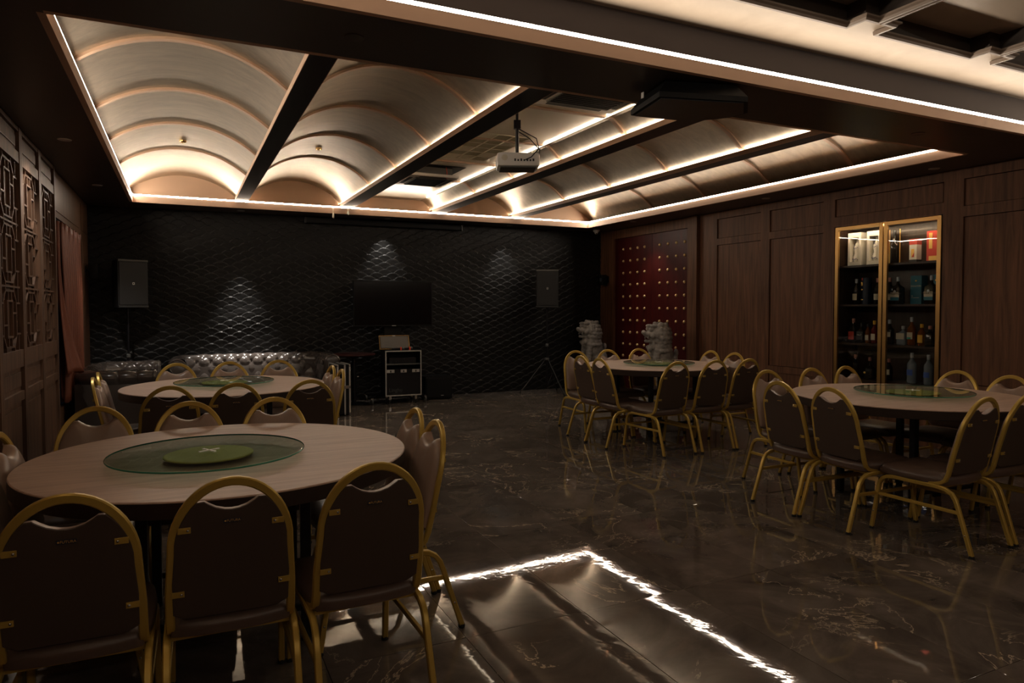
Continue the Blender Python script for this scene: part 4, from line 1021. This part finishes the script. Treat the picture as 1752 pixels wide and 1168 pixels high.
pa_speaker('black loudspeaker on the right tripod stand, by the black wall', (5.36, 9.86, 1.40), math.radians(-27), 0.35, 0.60)
stand('black stand carrying the left loudspeaker, behind the sofas', (-0.62, 10.08, 0), math.radians(150), 1.405, 0.20)
pa_speaker('black loudspeaker on the left stand, in the corner by the curtain', (-0.62, 10.08, 1.405), math.radians(26), 0.36, 0.60, 0.34)
# small wall speakers in the corners
def wallspk(label, loc, rz):
    t_ = thing('wall_fitting', label, 'wall fitting', loc, rz, 'small black wall fittings')
    MB().box(-0.03, 0.03, 0.0, 0.012, -0.05, 0.05).build('bracket', M['black'], t_, False)
    MB().tube([(0, 0, 0), (0, -0.05, 0.0)], 0.01).build('arm', M['black'], t_)
    MB().rbox(-0.05, 0.05, -0.14, -0.045, -0.10, 0.08, 0.012).build('housing', M['blackm'], t_)
    MB().lathe([(0.0, 0), (0.03, 0.002), (0.035, 0.0)], n=16, mtx=T(0, -0.141, -0.01) @ RX(pi/2)).build('lens', M['lens'], t_)
wallspk('small black fitting on the right wall between the corner and the red doors', (XR-0.034, 10.12, 1.88), -pi/2)
wallspk('small black fitting high in the far left corner', (XL+0.014, 9.95, 1.86), pi/2)

# ---------------------------------------------------------------- TV on trolley stand
tv = thing('tv_stand', 'black wheeled television stand with column behind the equipment rack', 'tv stand', (2.86, 10.13, 0))
MB().box(-0.13, 0.13, -0.02, 0.04, 0.25, 1.62).build('column', M['blackm'], tv, False)
for s_ in (-1, 1):
    MB().sweep([(s_*0.10, 0.08, 0.11), (s_*0.40, -0.33, 0.09)], rrect(0.02, 0.015)).build('base_leg', M['black'], tv)
    MB().sweep([(s_*0.10, 0.08, 0.11), (s_*0.36, 0.20, 0.09)], rrect(0.02, 0.015)).build('base_leg', M['black'], tv)
    for q in ((s_*0.40, -0.33), (s_*0.36, 0.20)):
        c_ = MB().lathe([(0.0, -0.013), (0.036, -0.013), (0.040, -0.006), (0.040, 0.006), (0.036, 0.013), (0, 0.013)], n=20, mtx=T(q[0], q[1], 0.040) @ Matrix.Rotation(pi/2, 4, 'Y')).build('castor', M['greyg'], tv)
        MB().box(q[0]-0.018, q[0]+0.018, q[1]-0.012, q[1]+0.012, 0.072, 0.09).build('fork', M['steel'], c_, False)
MB().box(-0.14, 0.14, 0.02, 0.10, 0.10, 0.28).build('base_block', M['blackm'], tv, False)
t_ = thing('television', 'large black flat television, switched off, on its stand', 'television', (2.86, 10.07, 1.12))
w2 = 0.603
MB().rbox(-w2, w2, -0.022, 0.02, 0, 0.675, 0.006).build('housing', M['blackm'], t_, False)
MB().box(-w2+0.012, w2-0.012, -0.0235, -0.021, 0.018, 0.663).build('screen', M['screen'], t_, False)
MB().box(-0.2, 0.2, 0.02, 0.055, 0.15, 0.5).build('wall_plate', M['blackm'], t_, False)
MB().box(-0.03, 0.03, -0.0238, -0.022, 0.004, 0.012).build('badge', M['alu'], t_, False)

# ---------------------------------------------------------------- flight-case rack
rk = thing('equipment_rack', 'black flight-case equipment rack with aluminium edges on small castors', 'rack', (2.90, 9.70, 0), math.radians(-4))
rw, rd, rh0, rh1 = 0.262, 0.36, 0.115, 0.775
MB().box(-rw, rw, 0, rd, rh0, rh0+0.012).box(-rw, rw, 0, rd, rh1-0.012, rh1).box(-rw, -rw+0.012, 0, rd, rh0, rh1).box(rw-0.012, rw, 0, rd, rh0, rh1).box(-rw, rw, rd-0.01, rd, rh0, rh1).build('shell', M['blackm'], rk, False)
e = MB()
for z in (rh0, rh1-0.016): e.box(-rw-0.003, rw+0.003, -0.006, 0.012, z, z+0.016)
for x_ in (-rw-0.003, rw-0.012): e.box(x_, x_+0.015, -0.006, 0.012, rh0, rh1)
e.build('edge_trim', M['alu'], rk, False)
MB().box(-rw+0.012, rw-0.012, 0.02, rd-0.01, 0.565, 0.585).build('shelf', M['greyg'], rk, False)
fp = MB().box(-rw+0.013, rw-0.013, 0.012, 0.03, rh0+0.02, 0.50).build('front_panel', M['black'], rk, False)
text('Linghu', 0.075, M['greyg'], fp, T(-0.115, 0.0105, rh0+0.085) @ RX(pi/2)); text('............', 0.06, M['greyg'], fp, T(-0.085, 0.0105, rh0+0.05) @ RX(pi/2))
for x0_, x1_ in ((-0.245, -0.135), (-0.045, 0.045), (0.125, 0.235)):
    p_ = MB().rbox(x0_, x1_, -0.010, 0.004, 0.455, 0.50, 0.004).build('latch', M['alu'], rk, False)
    MB().box((x0_+x1_)/2-0.008, (x0_+x1_)/2+0.008, -0.014, -0.01, 0.462, 0.49).build('latch_key', M['black'], p_, False)
MB().rbox(-0.2, 0.2, 0.05, 0.30, 0.587, 0.67, 0.006).build('amplifier', M['black'], rk, False)
MB().sphere((0.02, 0.045, 0.65), 0.006, 8, 5).sphere((-0.10, 0.045, 0.61), 0.006, 8, 5).build('indicator', M['steel'], rk)
for a in (-1, 1):
    for b in (0.05, rd-0.05):
        c_ = MB().lathe([(0.0, -0.01), (0.028, -0.01), (0.03, 0), (0.028, 0.01), (0, 0.01)], n=16, mtx=T(a*0.19, b, 0.030) @ Matrix.Rotation(pi/2, 4, 'Y')).build('castor', M['rubber'], rk)
        MB().box(a*0.19-0.016, a*0.19+0.016, b-0.014, b+0.014, 0.055, 0.115).build('fork', M['steel'], c_, False)
sc_ = thing('tilted_screen', 'grey reflective touch screen in a thin frame leaning back on the rack', 'screen', (2.83, 9.90, 0.777), math.radians(-4))
R5 = RX(math.radians(-22))
MB().rbox(-0.225, 0.225, -0.008, 0.012, 0.005, 0.225, 0.006, R5).build('frame', M['brass'], sc_, False)
MB().rbox(-0.212, 0.212, -0.011, -0.007, 0.018, 0.213, 0.002, R5).build('bezel', M['blackm'], sc_, False)
MB().box(-0.205, 0.205, -0.013, -0.0105, 0.026, 0.205, R5).build('panel_glass', M['greyscreen'], sc_, False)
MB().box(-0.02, 0.02, -0.013, -0.011, 0.209, 0.219, R5).build('clip', M['alu'], sc_, False)
for i, (x_, lab) in enumerate(((2.86, 'black handheld microphone with a red collar on the rack, the left one'), (2.99, 'black handheld microphone with a red collar on the rack, the right one'))):
    m_ = thing('microphone', lab, 'microphone', (x_, 9.78, 0.777), math.radians(8 if i else -6), 'microphones on the rack')
    MB().tube([(-0.11, 0, 0.022), (0.02, 0, 0.022)], 0.014, 10, scales=[0.7, 1]).build('body', M['black'], m_)
    MB().sphere((0.05, 0, 0.024), 0.024, 12, 8, (1.2, 1, 1)).build('mesh_head', M['greyg'], m_)
    MB().tube([(0.015, 0, 0.022), (0.032, 0, 0.022)], 0.024, 12).build('red_collar', M['red'], m_)
    MB().box(0.012, 0.032, -0.03, -0.02, 0, 0.04).build('red_clip', M['red'], m_, False)
# subwoofer
t_ = thing('subwoofer', 'low black subwoofer on the floor right of the equipment rack', 'speaker', (3.53, 10.10, 0), math.radians(-5))
MB().rbox(-0.21, 0.21, -0.2, 0.2, 0.012, 0.345, 0.008).build('enclosure', M['blackm'], t_, False)
MB().rbox(-0.19, 0.19, -0.212, -0.198, 0.04, 0.325, 0.004).build('grille', M['blackm'], t_, False)
MB().box(0.03, 0.07, -0.214, -0.211, 0.06, 0.068).build('badge', M['alu'], t_, False)
for a in (-1, 1):
    for b in (-1, 1): MB().lathe([(0.02, 0), (0.022, 0.006), (0.02, 0.014)], (a*0.17, b*0.16, 0), 10).build('foot', M['rubber'], t_)
# bistro table
t_ = thing('bistro_table', 'small round maroon-topped pedestal table left of the rack', 'table', (2.24, 9.97, 0))
MB().lathe([(0, 0.70), (0.285, 0.705), (0.305, 0.715), (0.305, 0.728), (0.295, 0.735), (0, 0.735)], n=40).build('tabletop', M['maroon'], t_)
MB().lathe([(0.03, 0.02), (0.03, 0.66), (0.09, 0.70), (0, 0.70)], n=20).build('pedestal', M['black'], t_)
MB().lathe([(0, 0), (0.20, 0), (0.20, 0.012), (0.05, 0.03), (0, 0.03)], n=32).build('base', M['black'], t_)
MB().tube([(0.034, -0.03, 0.40), (0.06, -0.03, 0.40)], 0.01).build('knob', M['steel'], t_)
# upright silver-edged case behind the sofa table
t_ = thing('flight_case', 'upright black flight case with silver edges beside the long sofa', 'case', (1.86, 9.20, 0), math.radians(4))
MB().box(-0.085, 0.085, -0.25, 0.15, 0.02, 0.66).build('shell', M['blackm'], t_, False)
e = MB()
for x_ in (-0.088, 0.004, 0.068):
    e.box(x_, x_+0.02, -0.256, -0.24, 0.015, 0.668).box(x_, x_+0.02, 0.14, 0.156, 0.015, 0.668).box(x_, x_+0.02, -0.256, 0.156, 0.652, 0.668).box(x_, x_+0.02, -0.256, 0.156, 0.012, 0.028)
e.build('edge_trim', M['alu'], t_, False)
MB().rbox(0.0, 0.088, -0.262, -0.25, 0.35, 0.39, 0.002).build('latch', M['steel'], t_, False)
for z in (0.03, 0.65):
    MB().sphere((-0.078, -0.25, z), 0.014, 8, 6).sphere((0.078, -0.25, z), 0.014, 8, 6).build('corner_ball', M['steel'], t_)
for a in (-0.05, 0.05):
    for b in (-0.2, 0.1): MB().lathe([(0.012, 0), (0.014, 0.004), (0.012, 0.014)], (a, b, 0), 8).build('foot', M['rubber'], t_)
# projector screen housing, dome camera
t_ = thing('projection_screen', 'long black roller-screen housing under the far soffit', 'projection screen', (2.825, 10.28, 2.62))
MB().rbox(-1.2, 1.2, -0.05, 0.05, 0.0, 0.075, 0.012).build('housing', M['blackm'], t_)
for a in (-1, 1):
    MB().rbox(a*1.2-0.012, a*1.2+0.012, -0.054, 0.054, -0.004, 0.08, 0.004).build('end_cap', M['black'], t_, False)
    MB().box(a*0.8-0.015, a*0.8+0.015, -0.01, 0.01, 0.075, 0.098).build('hanger', M['black'], t_, False)
t_ = thing('dome_camera', 'small white dome camera under the soffit in the far right corner', 'camera', (6.42, 10.05, H))
MB().lathe([(0.0, -0.035), (0.045, -0.035), (0.058, -0.02), (0.06, 0)], n=24).build('mount_ring', M['white'], t_)
MB().sphere((0, 0, -0.038), 0.036, 16, 10).build('camera_dome', M['white'], t_)
MB().sphere((-0.012, -0.02, -0.06), 0.012, 10, 6).build('lens', M['black'], t_)

# ---------------------------------------------------------------- ceiling equipment
pj = thing('projector', 'white projector hanging from a black pole under the middle vault', 'projector', (2.25, 4.60, 2.42), math.radians(-22))
b_ = MB().rbox(-0.155, 0.155, -0.12, 0.12, 0.0, 0.10, 0.022).build('body', M['white'], pj)
MB().rbox(-0.13, 0.13, -0.10, 0.10, -0.006, 0.002, 0.002).build('base_plate', M['greyg'], pj, False)
q = MB()
for i in range(7): q.box(-0.03+0.022*i, -0.018+0.022*i, -0.1215, -0.118, 0.035, 0.048 if i % 2 else 0.053)
q.build('socket', M['black'], b_, False)
MB().lathe([(0.0, 0), (0.02, 0.001), (0.022, 0)], n=18, mtx=T(-0.10, -0.1205, 0.06) @ RX(pi/2)).build('speaker_grille', M['cream'], b_)
MB().lathe([(0.0, 0.014), (0.028, 0.012), (0.034, 0)], n=20, mtx=T(0.08, 0.118, 0.05) @ RX(-pi/2)).build('lens', M['screen'], b_)
MB().tube([(0, 0.02, 0.10), (0, 0.02, 0.36)], 0.014, 12, up=(0, 1, 0)).tube([(0, 0.02, 0.34), (0, 0.02, 0.578)], 0.010, 12, up=(0, 1, 0)).build('pole', M['black'], pj)
for q_ in ((-0.06, 0.06, -0.03, 0.07, 0.098, 0.108), (-0.025, 0.025, 0.0, 0.04, 0.30, 0.36), (-0.05, 0.05, -0.03, 0.07, 0.570, 0.577)): MB().box(*q_).build('bracket', M['black'], pj, False)
MB().tube([(0.01, 0.02, 0.30), (0.06, -0.03, 0.26), (0.13, -0.11, 0.20), (0.145, -0.15, 0.12), (0.09, -0.14, 0.06), (0.05, -0.12, 0.045)], 0.004, 6).tube([(0.01, 0.02, 0.28), (0.09, -0.02, 0.22), (0.16, -0.06, 0.13), (0.15, -0.10, 0.06)], 0.004, 6).build('cable', M['black'], pj)

def cassette(label, loc, rz, w_, d_, drop):
    t_ = thing('air_conditioner', label, 'air conditioner', loc, rz, 'ceiling air conditioners')
    MB().rbox(-w_/2, w_/2, -d_/2, d_/2, 0, 0.035, 0.012).build('cover', M['white'], t_)
    g_ = MB().rbox(-w_/2+0.10, w_/2-0.10, -d_/2+0.10, d_/2-0.10, -0.012, 0.001, 0.004).build('intake_grille', M['greyg'], t_)
    q = MB()
    n = 18; yy = -d_/2+0.115; st = (d_-0.23)/n
    for i in range(n): q.box(-w_/2+0.115, w_/2-0.115, yy+st*i, yy+st*i+st*0.45, -0.015, -0.011)
    o = q.build('louvre', M['blackm'], g_, False)
    for s_ in (-1, 1):
        MB().rbox(-w_/2+0.13, w_/2-0.13, s_*(d_/2-0.055)-0.022, s_*(d_/2-0.055)+0.022, -0.003, 0.002, 0.001).build('flap', M['greyg'], t_, False)
        MB().rbox(s_*(w_/2-0.055)-0.022, s_*(w_/2-0.055)+0.022, -d_/2+0.13, d_/2-0.13, -0.003, 0.002, 0.001).build('flap', M['greyg'], t_, False)
    MB().box(-w_/2+0.06, w_/2-0.06, -d_/2+0.06, d_/2-0.06, 0.035, drop).build('casing', M['greyg'], t_, False)
    return t_
cassette('ceiling air conditioner with dark grille, nearest, beside the projector', (2.76, 4.24, 2.950), 0, 0.74, 0.92, 0.042)
ac = cassette('drooping ceiling air conditioner farther back with a dark gap above it', (2.58, 7.70, 2.862), 0, 0.58, 0.66, 0.115)
MB().tube([(0.14, -0.30, 0.14), (0.15, -0.31, 0.06), (0.145, -0.315, -0.01)], 0.004, 6).build('red_wire', M['red'], ac)
MB().box(-0.30, 0.36, -0.36, 0.10, 0.120, 0.126).build('gap_shade', M['blackm'], ac, False)  # black sheet painting the shade of the open hole above the unit
gr = thing('ceiling_grille', 'flat beige ventilation grille of square cells in the middle vault', 'grille', (2.735, 6.36, 2.992))
gw, gd = 0.245, 0.55
MB().box(-gw, gw, -gd, gd, -0.004, 0.0).build('backing', M['louvre'], gr, False)
e = MB()
for i in range(4): e.box(-gw-0.004+i*(2*gw/3), -gw+0.004+i*(2*gw/3), -gd, gd, -0.010, -0.002)
for j in range(7): e.box(-gw, gw, -gd+j*(2*gd/6)-0.004, -gd+j*(2*gd/6)+0.004, -0.010, -0.002)
e.build('grid_frame', M['cream'], gr, False)
for (i, j) in ((0, 0), (2, 1), (0, 3), (1, 5), (2, 4), (0, 5)):
    q = MB()
    for k in range(9): q.box(-gw+(i+0.08)*2*gw/3, -gw+(i+0.92)*2*gw/3, -gd+(j+0.1+k*0.09)*2*gd/6, -gd+(j+0.1+k*0.09)*2*gd/6+0.006, -0.009, -0.004)
    q.build('louvre', M['cream'], gr, False)
for x_, y_, z_, lab in ((0.04, 7.84, 3.103, 'small brass sprinkler cover in the first vault from the left'), (1.38, 7.76, 3.143, 'small brass sprinkler cover in the second vault from the left')):
    o = thing('sprinkler', lab, 'sprinkler', (x_, y_, z_), 0, 'brass sprinkler covers')
    MB().lathe([(0, -0.020), (0.028, -0.020), (0.034, -0.012), (0.034, 0.0)], n=20).build('cover', M['brassb'], o)
    MB().lathe([(0, -0.028), (0.008, -0.028), (0.01, -0.02)], n=12).build('nozzle', M['brass'], o)
# crystal pendant cord at the far cove
for x_, L_, lab in ((1.935, 0.16, 'short hanging tassel of clear plastic at the far edge of the ceiling recess, longer one'), (2.14, 0.10, 'short hanging tassel at the far edge of the ceiling recess, shorter one')):
    o = MB().tube([(x_, Y1-0.02, LZ-0.002), (x_, Y1-0.025, LZ-L_*0.5)], 0.003, 6, up=(0, 1, 0)).lathe([(0.0, -L_), (0.014, -L_*0.85), (0.011, -L_*0.6), (0.003, -L_*0.45)], (x_, Y1-0.025, LZ), 10).build('hanging_tag', M['cream'])
    tag(o, lab, 'tag')
# black ceiling speaker
hs = thing('ceiling_speaker', 'large black angular loudspeaker hung under the dark bulkhead', 'speaker', (2.82, 3.45, 2.60))
bot = [(-0.28, 0.06), (-0.37, -0.30), (0.20, -0.30), (0.33, -0.12)]
def spkr():
    P2 = [(2.55, 3.60), (2.47, 3.21), (3.00, 3.07), (3.17, 3.245), (3.155, 3.35), (3.09, 3.44), (2.99, 3.515), (2.86, 3.565), (2.70, 3.59)]
    P2 = [(a-2.82, b-3.45) for a, b in P2]
    c = (0.0, -0.07); top = [(c[0]+(a-c[0])*0.80, c[1]+(b-c[1])*0.80) for a, b in P2]
    n = len(P2); vs = [(a, b, 0) for a, b in P2]+[(a, b, 0.03) for a, b in P2]+[(a, b, 0.108) for a, b in top]
    fs = [tuple(range(n))[::-1], tuple(range(2*n, 3*n))]+[(r_*n+i, r_*n+(i+1) % n, (r_+1)*n+(i+1) % n, (r_+1)*n+i) for r_ in (0, 1) for i in range(n)]
    MB().add(vs, fs).build('enclosure', M['blackm'], hs, False)
    MB().prism([(c[0]+(a-c[0])*0.93, c[1]+(b-c[1])*0.93) for a, b in P2], -0.006, 0.001).build('grille', M['black'], hs, False)
    MB().box(-0.15, 0.12, -0.20, 0.05, 0.105, 0.118).build('mount_plate', M['black'], hs, False)
    o = MB().box(-0.327, -0.324, -0.06, -0.035, 0.045, 0.08).build('badge', M['alu'], hs, False)
spkr()

# ---------------------------------------------------------------- stone lions
def lion(label, loc, rz, seed, openm):
    rnd = random.Random(seed)
    t_ = thing('stone_lion', label, 'statue', loc, rz, 'stone guardian lions')
    MB().rbox(-0.24, 0.28, -0.22, 0.22, 0, 0.10, 0.01).rbox(-0.21, 0.25, -0.19, 0.19, 0.10, 0.36, 0.008).rbox(-0.24, 0.28, -0.22, 0.22, 0.36, 0.44, 0.012).build('pedestal', M['stone'], t_, False)
    m = MB(); S_ = lambda x_, y_, z_, r_, sc=(1, 1, 1): m.sphere((x_, y_, z_), r_, 14, 10, sc)
    # body faces -x ; seated
    S_(0.10, 0, 0.56, 0.165, (1.05, 1.05, 0.85)); S_(0.04, 0, 0.70, 0.155, (0.95, 1.05, 1.2)); S_(-0.03, 0, 0.83, 0.145, (0.95, 1.1, 1.1))
    for s_ in (-1, 1):
        S_(0.10, s_*0.13, 0.52, 0.09, (1.3, 0.7, 1.0)); S_(0.0, s_*0.14, 0.465, 0.05, (1.8, 0.9, 0.6))
        for k in range(7): S_(-0.09-0.006*k, s_*0.095, 0.78-0.05*k, 0.052-0.001*k)
        S_(-0.17, s_*0.095, 0.465, 0.052, (1.4, 1.1, 0.6))
        for k in range(3): S_(-0.225, s_*0.095+(k-1)*0.03, 0.46, 0.02)
    # head
    hx_, hz = -0.055, 1.01
    S_(hx_+0.02, 0, hz+0.01, 0.150, (1.0, 1.0, 0.98)); S_(hx_+0.03, 0, hz+0.07, 0.115, (1.1, 1.15, 0.8)); S_(hx_+0.10, 0, hz-0.12, 0.12, (0.9, 1.1, 1.1))
    S_(hx_-0.12, 0, hz+0.005, 0.075, (1.25, 1.15, 0.60)); S_(hx_-0.205, 0, hz+0.03, 0.036, (0.9, 1.5, 0.9))
    S_(hx_-0.105, 0, hz-0.10, 0.058, (1.35, 1.1, 0.42)); S_(hx_-0.17, 0, hz-0.095, 0.03, (0.9, 1.2, 0.8))
    for s_ in (-1, 1):
        S_(hx_-0.115, s_*0.062, hz+0.078, 0.034); S_(hx_-0.09, s_*0.07, hz+0.122, 0.036, (1.6, 1.4, 0.7))
        S_(hx_-0.10, s_*0.092, hz-0.015, 0.042); S_(hx_+0.0, s_*0.15, hz+0.06, 0.045, (0.6, 0.5, 1.2)); S_(hx_-0.205, s_*0.034, hz+0.02, 0.020)
        S_(hx_-0.16, s_*0.055, hz-0.05, 0.013, (1, 1, 1.6)); S_(hx_-0.05, s_*0.10, hz-0.10, 0.035)
    S_(-0.155, 0, 0.80, 0.05); S_(-0.165, 0.07, 0.82, 0.032); S_(-0.165, -0.07, 0.82, 0.032)
    # mane curls in rows
    for row in range(7):
        z_ = hz+0.13-row*0.060; rr = (0.09, 0.125, 0.14, 0.145, 0.14, 0.135, 0.15)[row]
        n = 10+row
        for i in range(n):
            a = -1.85+3.7*i/(n-1)+0.10*(row % 2)
            cx_, cy_ = hx_+0.045+rr*math.cos(a), rr*1.08*math.sin(a)
            r_ = 0.030+rnd.random()*0.010; S_(cx_, cy_, z_+rnd.uniform(-0.008, 0.008), r_)
            m.sphere((cx_+0.02*math.cos(a), cy_+0.02*math.sin(a), z_), 0.013, 8, 6)
    for i in range(5): S_(hx_-0.04+0.05*i, rnd.uniform(-0.03, 0.03), hz+0.15-0.006*i, 0.034)
    S_(0.23, 0, 0.62, 0.05, (0.7, 1, 2)); S_(0.24, 0, 0.74, 0.045, (0.7, 1.1, 1.3))
    me = m.mesh('body', M['stone']); o = put('body', me, t_)
    md = o.modifiers.new('remesh', 'REMESH'); md.mode = 'VOXEL'; md.voxel_size = 0.0085; md.use_smooth_shade = True
    md2 = o.modifiers.new('smooth', 'SMOOTH'); md2.iterations = 2; md2.factor = 0.4
    return t_
lion('grey stone guardian lion left of the red doors, nearest the black wall', (6.20, 9.83, 0.0), math.radians(-4), 1, False)
lion('grey stone guardian lion at the near side of the red doors, open mouth in profile', (6.22, 8.02, 0.0), math.radians(-14), 2, True)
